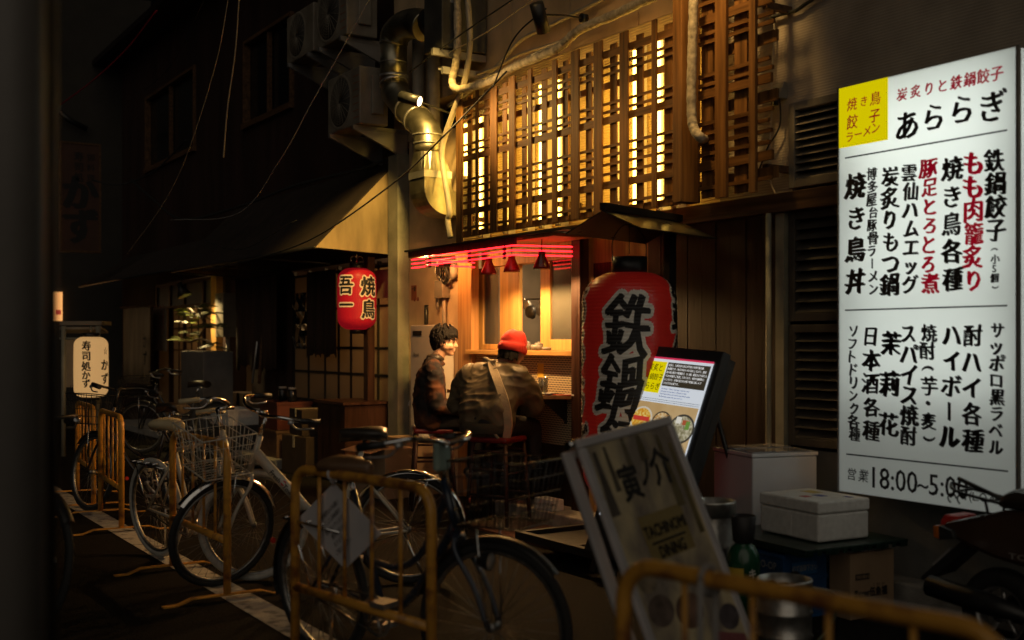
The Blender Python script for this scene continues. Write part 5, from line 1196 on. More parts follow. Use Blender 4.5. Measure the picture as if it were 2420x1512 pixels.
def trousers(p, sh=.0, kn=None):
    t = []
    for i, s in enumerate((1,-1)):
        k = kn[i] if kn else ((.12*s,.40,.05),(.11*s,.36,-.34))
        t += [[((.09*s,0,.06),.105),(k[0],.078)], [(k[0],.078),(k[1],.06)]]
    t.append([((.09,-.02,.07),.115),((-.09,-.02,.07),.115),((0,-.02,.12),(.15,.12,.06))])
    blob('trousers', t, TR_, p, .012, 5)
    for i, s in enumerate((1,-1)):
        a = V(kn[i][1] if kn else (.11*s,.36,-.34)); bb_ = blob('shoe', [[(a+V((0,-.05,-.06)),.04),(a+V((0,.06,-.07)),.038),(a+V((0,.15,-.08)),.030)], [(a,.045),(a+V((0,0,-.06)),.045)]], MT['leather'], p, .009, 3)
trousers(p1)
stool((4.72,8.70,0), R(-25), 'bar stool under the diner in the patterned jacket')
# diner from behind (olive bomber jacket, red beanie, apron strap)
p2 = thing('person', 'person seen from behind in an olive bomber jacket and red beanie, leaning on the shelf', 'person', (4.64,7.66,.73), R(-60))
hc = V((.11,.23,.635)); hp_, q = head(hc, (.30,.95,0), (.95,-.30,0), .30)
nk = [[((.02,.13,.47),.065),((.04,.21,.56),.058)]]
sh = {1:(.20,.12,.44), -1:(-.21,.10,.44)}; el = {1:(.28,.26,.20), -1:(-.34,.13,.20)}; wr = {1:(.14,.52,.29), -1:(-.20,.38,.12)}
arms = []
for s in (1,-1): arms += [[(sh[s],.052),(el[s],.042)], [(el[s],.042),(wr[s],.03)]]
kn = (((.20,.40,.02),(.22,.40,-.22)), ((-.12,.42,.03),(-.12,.36,-.36)))
legs = []
for i, s in enumerate((1,-1)): legs += [[((.09*s,0,.06),.085),(kn[i][0],.062)], [(kn[i][0],.06),(kn[i][1],.042)]]
trunk = [[((.10,0,.06),.10),((-.10,0,.06),.10),((0,.03,.2),(.16,.11,.1)),((.11,.10,.38),(.1,.1,.1)),((-.11,.10,.38),(.1,.1,.1))], [(sh[1],.055),(sh[-1],.055),((0,.13,.47),.06)]]
hnd = hand(1,wr[1],(-.7,.6,-.1),(0,0,1),1,.8)+hand(-1,wr[-1],(.4,.8,-.2),(0,0,1))
blob('body', hp_+nk+arms+legs+trunk+hnd, SK, p2, .0065, 4)
hr = [[(q(0,-.04,.0),(.098,.085,.05)),(q(0,-.055,-.045),(.082,.055,.035))]]
for k in range(26): a = math.pi+random.uniform(-1.5,1.5); hr.append([(q(.09*math.sin(a),.085*math.cos(a)-.02,-.03),.013),(q(.10*math.sin(a),.095*math.cos(a)-.02,-.075-random.uniform(0,.03)),.005)])
blob('hair', hr, MT['hair'], p2, .007, 2)
b = B(); f_, r2, u2 = (q(0,1,0)-q(0,0,0)), (q(1,0,0)-q(0,0,0)), (q(0,0,1)-q(0,0,0)); mx = M((r2,f_,u2)).transposed()
pr = [(.108,-.012),(.117,.0),(.119,.03),(.116,.052),(.108,.058),(.108,.075),(.104,.105),(.092,.135),(.072,.158),(.042,.174),(.016,.178),(0,.172)]
b.lathe(pr, q(0,-.012,-.005), 40, mx, caps=False)
b.warp(lambda p: p+V((.004*math.sin(p.z*90+p.x*40), .004*math.cos(p.z*70), .006*math.sin(p.x*55+p.y*40)*(1 if p.z > q(0,0,.1).z else .2)))); b.warp(lambda p: WM[p2.name]@p)
b.done('beanie', ribbed('red_knit', (.52,.022,.012), .007, 'X', .15, .35, .85), p2)
JK = P('bomber_nylon', (.115,.088,.050), .56, var=.25, sc=6, bump=.8, bsc=4.5, stretch=(1.4,1,.7)); [setattr(n_.inputs['Detail'],'default_value',1.2) for n_ in JK.node_tree.nodes if n_.type == 'TEX_NOISE']; [setattr(n_.inputs['Distance'],'default_value',.035) for n_ in JK.node_tree.nodes if n_.type == 'BUMP']
jk = [[((.11,-.01,.05),.115),((-.11,-.01,.05),.115),((.12,.0,.20),(.11,.135,.10)),((-.12,.0,.20),(.11,.135,.10)),((.15,.09,.37),.105),((-.15,.09,.37),.105),((0,.12,.46),.10)],
      [((.03,.14,.52),(.078,.072,.03)),((0,.11,.46),(.12,.10,.05))], [(sh[1],.085),(sh[-1],.085),((0,.13,.47),.09)]]
for s in (1,-1):
    e3 = V(el[s])*.3+V(wr[s])*.7
    jk += [[(sh[s],.095),(V(sh[s]).lerp(V(el[s]),.5)+V((.02*s,0,0)),.10),((.12*s,.05,.28),.09)], [(V(sh[s]).lerp(V(el[s]),.5)+V((.02*s,0,0)),.10),(el[s],.088)], [(el[s],.088),(e3,.06)], [(e3,.05),(V(el[s])*.2+V(wr[s])*.8,.047)]]
blob('jacket', jk, JK, p2, .008, 26, crease=.013)
b = B(); b.lathe([(.222,-.03),(.228,.0),(.222,.045),(.205,.05)], (0,-.015,.03), 36, M(((1,0,0),(0,.66,0),(0,0,1))), caps=False); b.warp(lambda p: WM[p2.name]@p); b.done('jacket_hem', P('rib_knit',(.045,.036,.022),.8,var=.2), p2)
STR = P('apron_cloth', (.34,.27,.18), .85, var=.2, bump=.3, bsc=40)
b = B()
pth = curve([(.0,.085,.555),(.045,.035,.49),(.11,-.02,.41),(.18,-.06,.29),(.22,-.07,.17),(.23,-.07,.06),(.21,-.06,-.04)],8)
for i in range(len(pth)-1):
    p_, n_ = pth[i], pth[i+1]; w_ = V((.027,.014,.006)); out_ = V((.05,-.5,.1)).normalized()*.02
    b.mesh([p_-w_+out_, p_+w_+out_, n_+w_+out_, n_-w_+out_, p_-w_, p_+w_, n_+w_, n_-w_], [(0,1,2,3),(4,7,6,5),(0,3,7,4),(1,5,6,2)])
bmesh.ops.remove_doubles(b.b, verts=b.b.verts[:], dist=1e-5); b.warp(lambda p: WM[p2.name]@p); b.done('apron_strap', STR, p2, recalc=True)
blob('apron_bow', [[((-.01,.075,.555),.015),((-.05,.06,.578),(.022,.012,.016))],[((-.01,.075,.555),.015),((.04,.055,.562),(.024,.013,.014))],[((0,.07,.555),.016),((.035,.045,.525),.010)],[((-.02,.07,.552),.010),((-.06,.055,.528),.009)]], STR, p2, .006, 3, crease=.006)
trousers(p2, kn=kn)
b = B(); b.tube(curve([(.12,-.12,.02),(.16,-.1,-.04),(.19,.0,-.09),(.18,.1,-.06)],5), .012, 6); b.warp(lambda p: WM[p2.name]@p); b.done('apron_tie', STR, p2)
stool((4.72,7.62,0), R(28), 'bar stool under the diner in the red beanie')

# ------------------------------------------------------------------ neighbouring grill house
gh = thing('grill_house', 'dark brown old building with awning and dim glass doors beside the cream corner', 'building', (5.3,13,0))
b = B()
for y, z0, z1 in ((10.602,3.3,9),):
    b.box(5.3,5.6,y,13.37,z0,6.6); b.box(5.3,5.6,15.2,16.0,3.3,6.6); b.box(5.3,5.6,13.37,15.2,3.3,4.35); b.box(5.3,5.6,13.37,15.2,5.55,6.6)
b.box(5.3,5.6,10.602,16.0,2.32,3.298); b.box(5.3,5.6,10.602,16.0,0,.72); b.box(5.3,5.6,13.45,14.9,.721,2.319); b.done('wall', MT['brownwall'], gh)
b = B(); b.box(4.7,5.7,10.3,16.2,6.6,6.72); b.done('eaves', MT['darkpanel'], gh)
def window(y0, y1, z0, z1, par, X=5.3):
    b = B(); f_ = .05
    b.box(X-.04,X+.06,y0-f_,y0,z0-f_,z1+f_); b.box(X-.04,X+.06,y1,y1+f_,z0-f_,z1+f_); b.box(X-.038,X+.058,y0,y1,z1,z1+f_); b.box(X-.06,X+.06,y0-f_-.02,y1+f_+.02,z0-f_-.03,z0-.001); m_ = (y0+y1)/2; b.box(X-.01,X+.05,m_-.025,m_+.025,z0,z1)
    o = b.done('window', MT['beam'], par, bevel=.004); b = B(); b.box(X+.062,X+.07,y0,y1,z0,z1); b.done('pane', MT['windowglass'], o)
window(13.45, 15.12, 4.42, 5.5, gh)
DOOR = P('door_bars', (.018,.015,.012), .5, var=.3, bump=.05)
b = B()
Yd = [10.62, 11.02, 11.28, 11.72, 12.06, 12.45, 12.95, 13.42]; Zd = [.74, 1.08, 1.37, 1.82, 2.24]
for i, y in enumerate(Yd): b.box(5.31,5.35,y-.014,y+.014,.72,2.3)
for z in Zd: b.box(5.312,5.348,10.606,13.446,z-.013,z+.013)
b.done('door_frame', DOOR, gh)
FR = translucent('frosted_pane', (.52,.42,.28), .62)
for i in range(len(Yd)-1):
    b = B(); b.box(5.326,5.332,Yd[i]+.014,Yd[i+1]-.014,.75,2.24); b.done('pane', FR, gh)
b = B(); b.box(7.0,7.1,10.6,15.9,0,2.6); b.box(5.7,7,10.6,10.65,0,2.6); b.box(5.7,7,15.9,15.95,0,2.6); b.box(5.61,7.1,10.6,15.95,2.6,2.65); b.box(5.7,6.9,10.8,11.6,.0,1.15); b.box(5.6,5.75,11.9,12.3,.9,1.1); b.done('interior', P('interior_wall',(.30,.22,.14),.8,var=.5,sc=2), gh)
l = bpy.data.lights.new('interior_lamp', 'POINT'); l.energy = 30; l.color = (1,.62,.28); l.shadow_soft_size = .15
lo = bpy.data.objects.new('interior_lamp', l); COL.objects.link(lo); lo.location = (6.3,11.0,1.9)
p = at(872,800,5.1); b = B(); b.box(5.06,5.14,p.y-.05,p.y+.05,.1,2.32); b.done('porch_post', MT['darkwood'], gh)
b = B(); b.box(5.29,5.305,10.7,11.05,1.9,2.2); b.done('poster', P('door_poster',(.35,.28,.18),.6,dark=(.2,.13,.10),sc=5), gh)
aw = thing('awning', 'large sloping brown canvas awning, its pale triangular end catching the light', 'awning', (5.3,13,2.36))
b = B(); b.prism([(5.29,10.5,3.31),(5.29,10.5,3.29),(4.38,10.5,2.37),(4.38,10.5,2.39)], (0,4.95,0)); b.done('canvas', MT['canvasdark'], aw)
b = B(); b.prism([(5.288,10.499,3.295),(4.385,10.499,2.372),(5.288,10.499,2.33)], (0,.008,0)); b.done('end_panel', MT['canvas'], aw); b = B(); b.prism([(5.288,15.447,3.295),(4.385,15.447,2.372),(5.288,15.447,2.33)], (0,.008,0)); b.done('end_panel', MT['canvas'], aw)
b = B(); b.tube([(4.38,10.5,2.375),(4.38,15.45,2.375)], .014, 8)
for y in (10.52,12.2,13.8,15.42): b.tube([(4.40,y,2.37),(5.28,y,2.34)], .011, 6)
b.done('rail', MT['black'], aw)
def cloth(name, label, y0, y1, z0, z1, X, mat, amp=.025, fr=22, ragged=.0, par=None):
    b = B(); n = 48; vs = []
    for i in range(n+1):
        y = y0+(y1-y0)*i/n; r_ = random.uniform(0, ragged)
        vs.append([b.b.verts.new((X+amp*math.sin(fr*(y-y0))*(1-k*.5)+amp*.4*math.sin(fr*2.3*y), y, z1+(z0+r_-z1)*(1-k))) for k in (1,.66,.33,0)])
    for i in range(n):
        for k in range(3): b.face([vs[i][k], vs[i+1][k], vs[i+1][k+1], vs[i][k+1]], True)
    o = b.done(name, mat); s = o.modifiers.new('s','SOLIDIFY'); s.thickness = .004
    return tag(o, label, 'curtain')
random.seed(4)
cloth('noren_curtain', 'long dark curtain strip hanging left of the red lantern', 11.75, 12.6, 1.25, 2.25, 5.15, MT['norendark'], ragged=.06)
cloth('noren_curtain', 'wide dark curtain under the middle of the awning', 13.5, 15.0, 1.05, 2.28, 5.1, MT['norendark'], .04, 14, .1)
b = B(); pts = []
o = thing('plastic_sheet', 'crumpled clear plastic sheet hanging on the dark glass doors', 'sheet', (5.2,12.9,1.6))
random.seed(8)
g = [[b.b.verts.new((5.19+random.uniform(-.03,.03), 12.68+.06*i+random.uniform(-.015,.015), 1.35+.075*k)) for k in range(10)] for i in range(8)]
for i in range(7):
    for k in range(9): b.face([g[i][k],g[i+1][k],g[i+1][k+1],g[i][k+1]])
b.done('film', glass('clear_film', rough=.12, alpha=.2), o)
# clutter under the awning
def carton(name, label, cat, x, y, z, sx, sy, sz, mat, rz=0):
    t = thing(name, label, cat, (x,y,z), R(rz)); b = B(); b.box(-sx/2,sx/2,-sy/2,sy/2,0,sz); dl(b,'carton',mat,t,bevel=.006)
    b = B(); b.box(-sx/2-.002,sx/2+.002,-.025,.025,sz,sz+.0015); b.box(-sx/2-.003,-sx/2-.0005,-.025,.025,sz*.7,sz); dl(b,'tape',MT['tape'],t); return t
def bin_(name, label, cat, x, y, z, sx, sy, sz, mat, rz=0):
    t = thing(name, label, cat, (x,y,z), R(rz)); b = B(); w_ = .012; b.box(-sx/2,sx/2,-sy/2,sy/2,0,.012)
    for a in ((-sx/2,-sx/2+w_,-sy/2,sy/2),(sx/2-w_,sx/2,-sy/2,sy/2),(-sx/2+w_,sx/2-w_,-sy/2,-sy/2+w_),(-sx/2+w_,sx/2-w_,sy/2-w_,sy/2)): b.box(*a,.0125,sz)
    dl(b,'body',mat,t,bevel=.003); b = B(); b.box(-sx/2-.01,sx/2+.01,-sy/2-.01,-sy/2+.002,sz-.03,sz+.002); b.box(-sx/2-.01,-sx/2+.002,-sy/2+.003,sy/2,sz-.03,sz+.002); dl(b,'rim',mat,t); return t
BR = P('red_crate', (.08,.014,.009), .5, var=.3)
bin_('bottle_crate','red crate on top of the pile under the awning','crate',4.95,12.75,.42,.42,.55,.32,BR)
bin_('bottle_crate','lower brown crate carrying the red crate','crate',4.95,12.75,.1,.45,.6,.315,P('brown_crate',(.10,.05,.03),.6,var=.3))
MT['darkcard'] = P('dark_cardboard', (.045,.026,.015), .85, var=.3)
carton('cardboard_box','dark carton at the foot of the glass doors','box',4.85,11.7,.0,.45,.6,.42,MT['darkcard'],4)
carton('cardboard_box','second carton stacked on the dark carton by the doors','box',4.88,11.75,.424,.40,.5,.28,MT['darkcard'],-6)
b2 = thing('wooden_cabinet','low dark wooden cabinet against the grey corner post','cabinet',(4.95,10.9,0)); b = B(); b.box(4.72,5.2,10.55,11.25,.03,.80); b.done('body',MT['darkwood'],b2,bevel=.006); b = B(); b.box(4.69,5.22,10.52,11.28,.802,.83); b.done('top',MT['darkwood'],b2)
bin_('styrofoam_crate','pale foam crate on the ground under the wide curtain','crate',4.75,14.0,.4,.4,.6,.2,MT['styro'],3)
bin_('bottle_crate','dark crate below the pale foam crate','crate',4.75,14.0,.08,.45,.65,.315,P('grey_crate',(.05,.045,.04),.6))
for i,(y,lb_) in enumerate(((12.55,'glass jar with pale lid on the red crate'),(12.85,'second glass jar on the red crate'))):
    t = thing('glass_jar', lb_, 'jar', (4.95,y,.74)); c = V((4.95,y,.742)); b = B(); b.lathe([(.05,0),(.055,.02),(.055,.12),(.045,.14)], c, 18); b.done('body', MT['windowglass'], t); b = B(); b.lathe([(.048,.141),(.048,.165),(0,.166)], c, 18); b.done('lid', MT['greyprint'], t)
for i in range(2):
    p0, p1_ = at(596+16*i,905,5.0), at(622+6*i,690,5.25); b = B(); b.cyl(p0, p1_, .015+.008*i, n=8); tag(b.done('leaning_pole', MT['beam'] if i else MT['alu']), ('thin pale pole leaning on the dark wall','thicker wooden pole leaning behind the thin one')[i], 'pole')

# ------------------------------------------------------------------ things by the cream corner
hw = thing('water_heater', 'white gas water heater box on the cream wall behind the seated diners', 'heater', (5.2,9.5,1))
b = B(); b.box(5.1,5.285,9.32,9.86,.62,1.60); b.done('casing', P('heater_white',(.55,.50,.42),.45,var=.08,bump=0), hw, bevel=.012)
b = B(); b.box(5.095,5.101,9.62,9.8,1.50,1.545); b.done('vent', MT['black'], hw)
b = B(); b.text('Rinnai', (5.0985,9.73,1.32), (0,-1,0), (0,0,1), .045, .005); b.done('lettering', MT['ink'], hw)
jb = thing('junction_box', 'beige junction box with conduits on the orange lit cream wall', 'junction box', (5.25,9.6,2)); b = B()
p = at(1050,690,5.27); b.box(5.2,5.288,p.y-.08,p.y+.08,p.z-.06,p.z+.11); b.done('box', MT['acwhite'], jb, bevel=.008)
b = B(); b.cyl((5.25,p.y-.03,1.6),(5.25,p.y-.03,p.z-.06),.02); b.cyl((5.25,p.y+.1,1.75),(5.25,p.y+.1,p.z+.05),.014); b.tube(curve([(5.24,p.y,p.z+.1),(5.2,p.y+.05,p.z+.2),(5.22,p.y,p.z+.35)],6),.012,8); b.done('conduit', MT['pipe'], jb)
b = B()
random.seed(2)
c = at(1048,645,5.2)
for i in range(7): b.tube(arc(c+V((random.uniform(-.03,.03),random.uniform(-.03,.03),random.uniform(-.04,.03))), random.uniform(.06,.10), 0, 2*math.pi, 20, (random.uniform(-.3,.3),1,0), (random.uniform(-.3,.3),0,1)), .006, 5)
tag(b.done('cable_coil', MT['rubber']), 'coil of dark cable hooked under the left end of the canopy', 'cable coil')
mt_ = thing('electric_meter', 'rounded pale meter hanging behind the cable coil', 'meter', at(1070,640,5.26)); c = at(1070,640,5.24); b = B(); b.lathe([(.075,-.05),(.08,0),(.07,.03),(0,.035)], c, 24, V((-1,0,0)).to_track_quat('Z','Y').to_matrix()); b.done('housing', MT['acwhite'], mt_)
b = B(); c = at(1007,750,5.27); b.cyl(c+V((0,0,-.12)), c+V((0,0,.12)), .02); tag(b.done('test_meter', MT['black']), 'short black tube fixed on the cream wall above the heater', 'tube')
c = at(978,692,5.289); s_ = thing('sticker', 'red and black sticker high on the cream wall', 'sticker', c); b = B(); b.box(5.2865,5.2895,c.y-.055,c.y+.055,c.z-.075,c.z+.075); b.done('card', P('sticker_red',(.30,.08,.035),.6,var=.3), s_); b = B(); b.text('一番', (5.286,c.y,c.z+.04), (0,-1,0),(0,0,1), .05, .03); b.done('lettering', MT['ink'], s_)
for i in range(8): pass
c = at(984,707,5.289); s_ = thing('sticker', 'two small red marks below the red and black sticker', 'sticker', c); b = B()
for dy in (-.03,.04): b.lathe([(0,0),(.022,0),(.02,.002),(0,.003)], (5.289,c.y+dy,c.z), 14, V((-1,0,0)).to_track_quat('Z','Y').to_matrix())
b.done('mark', P('mark_red',(.22,.05,.03),.6), s_)
um = thing('umbrella', 'umbrella with a white hooked handle hanging on the cream wall', 'umbrella', at(975,960,5.2)); c = at(978,960,5.22)
b = B(); b.tube(arc(c+V((0,.05,.0)), .05, 0, math.pi, 10, (0,1,0), (0,0,1))+[c+V((0,0,-.05))], .014, 10); b.done('handle', MT['whiteprint'], um); b = B(); b.tube([c+V((0,0,-.05)), c+V((0,-.01,-.2)), c+V((0,-.02,-.75))], [.015,.035,.008], 10); b.done('canopy', MT['greyprint'], um)
random.seed(12)
bg_ = thing('plastic_bag', 'crumpled translucent plastic bag against the cream wall behind the stool', 'bag', (5.15,9.75,.55)); b = B(); c = at(1000,1000,5.12)
b.ball(c+V((0,0,-.15)), (.09,.13,.26), 18, 14); b.warp(lambda p: p+V((random.uniform(-.025,.025),random.uniform(-.025,.025),random.uniform(-.02,.02)))); b.done('film', MT['bag'], bg_)
def flapbox(x, y, z, sx, sy, sz, rz, label):
    t = carton('cardboard_box', label, 'box', x, y, z, sx, sy, sz, MT['card'], rz)
    b = B(); b.prism([(-sx/2,-sy/2,sz+.002),(-sx/2-.16,-sy/2,sz-.03),(-sx/2-.16,sy/2,sz-.03),(-sx/2,sy/2,sz+.002)], (0,0,.004)); dl(b,'flap',MT['card'],t)
    b = B(); b.text('FRAGILE', (0,-sy/2-.002,sz*.62), (1,0,0),(0,0,1), .05, .0) if 0 else None
    b.b.free(); return t
flapbox(4.72,9.62,0,.36,.50,.46,8,'open cardboard box on the ground left of the bar stools'); carton('cardboard_box','flat carton behind the open cardboard box','box',5.08,9.75,0,.32,.6,.52,MT['card'],0)
b = B(); p = gd(1334,1200,.12); b.cbox((5.06,p.y,.165), (.12,.24,.09)); tag(b.done('brick', MT['styro'], bevel=.006), 'single white brick resting on the concrete step', 'brick')
b = B(); b.box(4.45,4.97,6.35,7.75,.004,.02); tag(b.done('door_mat', P('mat_rubber',(.14,.055,.032),.85,var=.4,sc=40,bump=.6,bsc=90)), 'reddish ribbed mat before the concrete step', 'mat')

# ------------------------------------------------------------------ sushi shop
sh_ = thing('sushi_shop', 'far dark timber shop front with a small lit entrance behind a plant', 'building', (5.3,18,0))
b = B(); b.box(5.3,5.6,16.003,17.4,3.3,6.6); b.box(5.3,5.6,20.3,22,3.3,6.6); b.box(5.3,5.6,17.4,20.3,3.3,4.4); b.box(5.3,5.6,17.4,20.3,5.7,6.6); b.box(5.3,5.6,16.003,22,2.42,3.298); b.box(5.3,5.6,19.75,22,0,2.418); b.box(5.3,5.6,16.003,16.12,0,2.418); b.done('wall', MT['brownwall'], sh_)
window(17.45, 20.2, 4.45, 5.65, sh_)
b = B(); b.box(4.8,5.7,16.0,22.2,6.6,6.7); b.done('eaves', MT['darkpanel'], sh_)
b = B(); b.box(5.2,5.32,16.125,16.36,0,2.41); b.done('entrance_post', MT['pale'], sh_, bevel=.005)
b = B()
for y in (16.37,17.1,18.1,18.9,19.7): b.box(5.31,5.37,y-.03,y+.03,.1,2.41)
for z in (2.0,2.38): b.box(5.312,5.368,16.37,19.73,z-.025,z+.025)
for z in (.9,1.3,1.65): b.box(5.33,5.35,16.4,19.0,z-.01,z+.01)
for k in range(1,8): y = 16.4+.34*k; b.box(5.331,5.349,y-.008,y+.008,.4,1.98)
b.done('door_frame', MT['darkwood'], sh_)
b = B(); b.box(5.352,5.358,16.4,19.7,2.02,2.36); b.done('transom', P('transom_cream',(.55,.48,.34),.7,var=.15), sh_)
b = B(); b.box(5.354,5.36,16.4,19.7,.2,1.98); b.done('pane', FR, sh_)
b = B(); b.box(7,7.1,16,20,0,2.6); b.box(5.61,7,16.0,16.05,0,2.6); b.box(5.61,7,19.95,20,0,2.6); b.box(5.61,7.1,16,20,2.6,2.65); b.done('interior', bpy.data.materials['interior_wall'], sh_)
l = bpy.data.lights.new('interior_lamp', 'POINT'); l.energy = 30; l.color = (1,.66,.32); l.shadow_soft_size = .2
lo = bpy.data.objects.new('interior_lamp', l); COL.objects.link(lo); lo.location = (6.4,17.2,2.1)
aw2 = thing('awning', 'lower far awning of dark canvas over the sushi shop', 'awning', (5.3,18,2.5))
b = B(); b.prism([(5.29,15.6,2.98),(5.29,15.6,2.96),(4.45,15.6,2.42),(4.45,15.6,2.44)], (0,6.0,0)); b.done('canvas', MT['canvasdark'], aw2)
b = B(); b.tube([(4.45,15.6,2.425),(4.45,21.6,2.425)], .014, 8); b.done('rail', MT['black'], aw2)
dlp = thing('dome_lamp', 'black dome lamp hung under the far awning shining on the plant', 'lamp', at(433,690,4.75)); c = at(433,692,4.75)
m = V((.30,-.25,-.9)).to_track_quat('Z','Y').to_matrix(); b = B(); b.lathe([(0,-.16),(.04,-.15),(.05,-.08),(.11,.05),(.105,.05),(.045,-.07),(0,-.075)], c, 24, m); b.tube(curve([c+V((-.02,0,.16)), c+V((0,.05,.28)), c+V((.1,.05,.34))],5), .01, 6); b.done('shade', MT['black'], dlp)
b = B(); b.ball(c+m@V((0,0,-.02)), .03, 12, 8); b.done('bulb', E('dome_bulb', (1,.72,.34), 8), dlp)
l = bpy.data.lights.new('dome_light', 'SPOT'); l.energy = 110; l.color = (1,.70,.28); l.spot_size = R(120); l.spot_blend = .7; l.shadow_soft_size = .04
lo = bpy.data.objects.new('dome_light', l); COL.objects.link(lo); lo.parent = dlp; lo.location = m@V((0,0,.03)); lo.rotation_euler = (-(m@V((0,0,1)))).to_track_quat('Z','Y').to_euler()
# plant with feathery fronds
px_ = at(480,828,4.72)
pn2 = thing('potted_plant', 'spreading plant with feathery yellow green fronds lit by the dome lamp', 'plant', px_)
random.seed(21)
def pat(px, py, dx=0): return at(px, py, 4.78+dx)
br = [[(478,828),(470,800),(482,775),(478,755),(462,744),(440,740)],[(478,755),(470,735),(468,722)],[(470,800),(446,808),(430,800)],[(482,775),(500,765),(515,772)],[(470,800),(490,805),(505,815)],[(478,755),(492,742),(505,738)],[(462,744),(445,728),(420,735)]]
b = B()
for s in br: b.tube(curve([pat(*p) for p in s], 4), [.018*(1-.6*i/(len(s)*4)) for i in range(len(curve([pat(*p) for p in s],4)))], 6)
b.done('stem', MT['bark'], pn2)
b = B()
def frond(c, d, L_):
    d = V(d).normalized(); side = d.cross(V((0,0,1))).normalized()
    for i in range(16):
        f = i/15; p = c+d*L_*f+V((0,0,-.35*L_*f*f))
        for s in (-1,1):
            ln = L_*.42*math.sin(math.pi*(.12+.85*f))+.02; tip = p+side*s*ln*.85+d*ln*.45+V((0,0,-ln*.45)); w_ = d*.006
            b.mesh([p-w_, tip, p+w_], [(0,1,2)])
for cx, cy, n in ((468,722,9),(500,738,6),(425,738,8),(440,745,5),(430,800,5),(512,772,4),(490,770,5),(505,815,6),(465,745,6),(452,790,4),(445,760,4)):
    for k in range(n):
        a = random.uniform(0,2*math.pi); frond(pat(cx+random.uniform(-4,4), cy+random.uniform(-4,4), random.uniform(-.06,.06)), (math.cos(a),math.sin(a),random.uniform(.1,.6)), random.uniform(.16,.30))
b.done('foliage', MT['leaf'], pn2)
pb = thing('planter_box', 'tall white planter box under the feathery plant', 'planter', at(480,900,4.7))
pz = px_.z-.01; b = B(); b.box(4.55,4.95,px_.y-.55,px_.y+.45,.1,pz); b.done('box', P('planter_white',(.16,.15,.14),.7,var=.2), pb, bevel=.008); b = B(); b.box(4.58,4.92,px_.y-.52,px_.y+.42,pz+.001,pz+.008); b.done('soil', MT['bark'], pb)
mb = thing('meter_box', 'pale meter box on the wall right of the lit entrance', 'meter box', (5.2,15.7,1.5)); b = B(); b.box(5.1,5.29,15.5,15.85,1.5,2.12); b.done('casing', MT['acwhite'], mb, bevel=.01); b = B(); b.box(5.095,5.101,15.6,15.72,1.98,2.05); b.done('dial', MT['black'], mb); b = B(); b.cyl((5.2,15.6,.3),(5.2,15.6,1.5),.03); b.done('conduit', MT['pipe'], mb)
n1 = cloth('noren_curtain', 'pale striped shop curtain hanging before the sushi shop', at(355,800,4.95).y, at(291,800,4.95).y, at(320,905,4.95).z, at(320,727,4.95).z, 4.95, MT['noren'], .03, 9)
b = B(); pc_ = at(348,820,4.9)
for i, s in enumerate('かず'): b.text(s, (4.895,pc_.y+.12,pc_.z+.1-.28*i), (0,-1,0), (0,0,1), .26, .02)
lt_ = b.done('lettering', MT['ink']); lt_.parent = n1
b = B(); b.cyl(at(285,727,4.95), at(362,722,4.95), .015); tag(b.done('curtain_rod', MT['beam']), 'wooden rod carrying the pale striped curtain', 'rod')
mb_ = thing('menu_banner', 'faded paper menu with columns of writing beside the pale curtain', 'banner', at(375,780,5.2)); a, c = at(362,750,5.22), at(394,830,5.22); b = B(); b.box(5.215,5.225,c.y,a.y,c.z,at(375,727,5.22).z); b.done('sheet', P('old_paper',(.30,.22,.15),.8,var=.2), mb_)
b = B()
for i, s in enumerate(('本日のおすすめ','にぎり寿司','海鮮丼各種','焼き魚定食')):
    for k, ch in enumerate(s): b.text(ch, (5.213,a.y-.12-.17*i,2.02-.085*k), (0,-1,0), (0,0,1), .075, .01)
b.done('lettering', MT['redink'], mb_)
ms = thing('menu_stand', 'leaning menu board with a photo poster beside the far bicycle', 'menu stand', gd(370,960)); c0 = gd(365,985); c0.x = 4.35; b = B(); u_ = V((.35,-.5,0)).normalized(); w_ = V((.2,.1,1)).normalized(); c0 = gd(352,990); b.obox(c0, u_*.5, w_*1.15, V((.02,.02,0))); b.done('board', P('menu_print',(.30,.20,.15),.5,dark=(.38,.34,.30),sc=4,bump=0), ms); b = B(); b.tube([c0+V((.2,.05,.9)), c0+V((.5,.35,0))], .012, 6); b.tube([c0+u_*.4+V((.2,.05,.9)), c0+u_*.4+V((.5,.35,0))], .012, 6); b.done('leg', MT['alu'], ms)
# frame that holds the cream lantern
lf = thing('lantern_rack', 'pale pipe frame with a small roof shelf holding the cream lantern', 'frame', dep(215,980,14.2))
def dq(px, py, d=14.3): return dep(px, py, d)
b = B(); 
for x in (232,150): p = dq(x,770); b.cyl((p.x,p.y,0), p, .03)
b.cyl(dq(140,800), dq(240,800), .015); b.tube([dq(215,783,14.1), dq(215,770,14.15)], .01, 6); b.done('post', MT['post'], lf)
b = B(); a, c = dq(140,752), dq(240,766); u_ = (c-a); u_.z = 0; b.obox(V((a.x,a.y,dq(180,768).z)), u_, V((.2,.35,.0)), (0,0,.05)); b.obox(V((a.x,a.y,dq(180,778).z)), u_, V((.15,.3,-.05)), (0,0,.03)); b.done('roof_shelf', MT['acwhite'], lf)
b = B(); a = dq(146,915,14.9); c = dq(236,800,14.9); u_ = V((c.x-a.x,c.y-a.y,0)); b.obox(a, u_, V((.02,.02,0)), (0,0,c.z-a.z)); b.done('back_panel', P('panel_cream',(.42,.32,.2),.7,var=.15), lf)
b = B(); a = dq(146,985,14.8)
for i in range(9): b.tube([dq(150,960,14.7), dq(150+9*i,960-60*abs(math.sin(i*.35+.3)),14.7)], .004, 4)
b.done('rack_wire', MT['black'], lf)
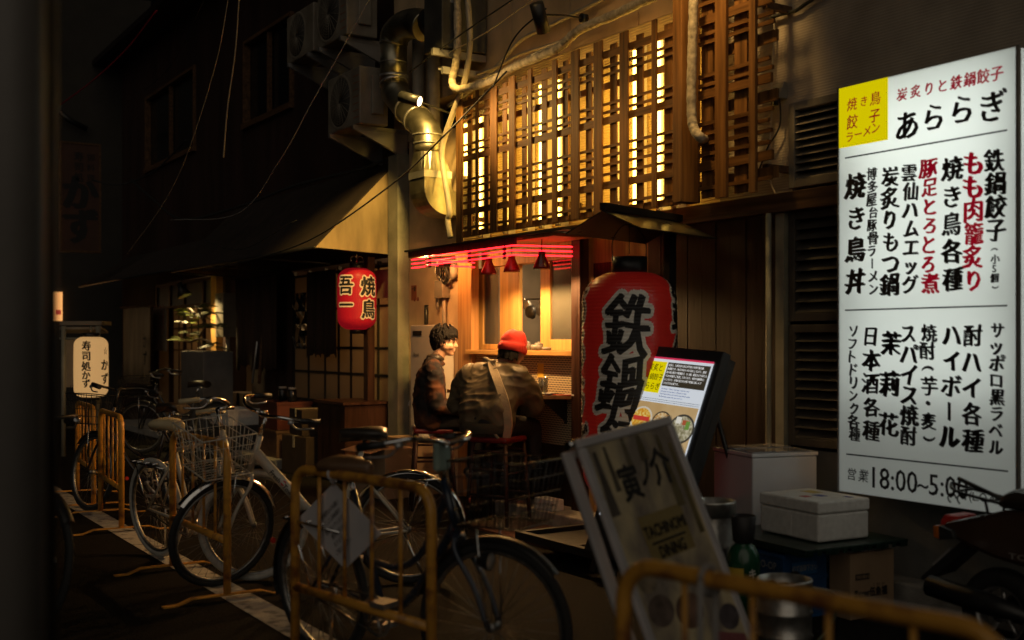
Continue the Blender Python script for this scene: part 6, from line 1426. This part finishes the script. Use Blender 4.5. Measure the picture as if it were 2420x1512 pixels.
p = gd(250,985); pt2 = thing('flower_pot', 'small leafy pot standing right of the cream lantern post', 'plant', p); b = B(); b.lathe([(.10,0),(.14,.22),(.12,.22),(.1,.19),(0,.19)], p, 20); b.done('pot', MT['clay'], pt2); b = B()
random.seed(31)
for i in range(60):
    a = random.uniform(0,6.28); e_ = random.uniform(.3,1.4); d = V((math.cos(a)*math.cos(e_),math.sin(a)*math.cos(e_),math.sin(e_))); q0 = p+V((0,0,.19)); L_ = random.uniform(.18,.34); s_ = d.cross(V((.3,.2,1))).normalized()*.014; b.mesh([q0, q0+d*L_*.5+s_, q0+d*L_+V((0,0,-.06)), q0+d*L_*.5-s_], [(0,1,2,3)])
b.done('foliage', MT['leaf'], pt2)
# far end of the street
fb_ = thing('end_building', 'far grey rendered building closing the street behind the vertical sign', 'building', (4,22.5,0))
b = B(); b.box(3.2,5.9,22.25,24,0,8); b.done('wall', P('far_render',(.045,.04,.033),.85,var=.3,sc=2), fb_)
b = B(); a, c = aty(130,745,22.2), aty(147,690,22.2); b.box(a.x-.25,c.x,22.19,22.24,a.z-.1,c.z); o = b.done('lit_window', E('lit_window',(1,.45,.14),1.1), fb_)
b = B(); b.box(a.x,c.x-.03,22.17,22.188,1.93,2.02); b.done('print', E('window_red',(.8,.1,.06),.5), o)
b = B(); b.box(3.0,3.15,22.0,22.25,0,8); b.tube([aty(140,265,22.1), aty(165,285,22.1), aty(205,305,22.1)], .05, 8); b.done('downpipe', MT['black'], fb_)
vs = thing('vertical_sign', 'tall faded wooden sign with large dark hiragana projecting over the far street', 'sign', aty(190,460,19.5))
a, c = aty(146,590,19.5), aty(234,345,19.5); b = B(); b.box(a.x,c.x,19.5,19.62,a.z,c.z); b.done('board', P('sign_board',(.08,.035,.022),.7,var=.3,sc=3), vs)
b = B(); e_ = .03; b.box(a.x-e_,a.x,19.49,19.63,a.z-e_,c.z+e_); b.box(c.x,c.x+e_,19.49,19.63,a.z-e_,c.z+e_); b.box(a.x,c.x,19.488,19.628,c.z,c.z+e_); b.box(a.x,c.x,19.488,19.628,a.z-e_,a.z); b.done('frame', MT['beam'], vs)
b = B(); mx_ = (a.x+c.x)/2
for i, s in enumerate('かず'): b.text(s, (mx_-.0,19.499,a.z+.95-.55*i), (1,0,0), (0,0,1), .62, .03, .95, .03)
for i, s in enumerate('寿司処'): b.text(s, (mx_-.03,19.499,c.z-.2-.17*i), (1,0,0), (0,0,1), .16, .02)
for i, s in enumerate('御料理'): b.text(s, (mx_+.16,19.499,c.z-.2-.17*i), (1,0,0), (0,0,1), .13, .01)
b.done('lettering', MT['ink'], vs)

# ------------------------------------------------------------------ foreground pole at the left edge
gp = thing('street_pole', 'blurred grey pole very near the camera at the left edge', 'pole', dep(30,800,2.0).xy.to_3d())
p = dep(30,800,1.9); b = B(); b.cyl((p.x,p.y,0),(p.x,p.y,4), .052, n=32); b.done('post', P('pole_paint',(.20,.185,.17),.5,var=.1), gp)
p = dep(104,800,1.98); b = B(); b.cyl((p.x,p.y,0),(p.x,p.y,4), .022, n=20); b.done('cable_pipe', MT['blackplastic'], gp)
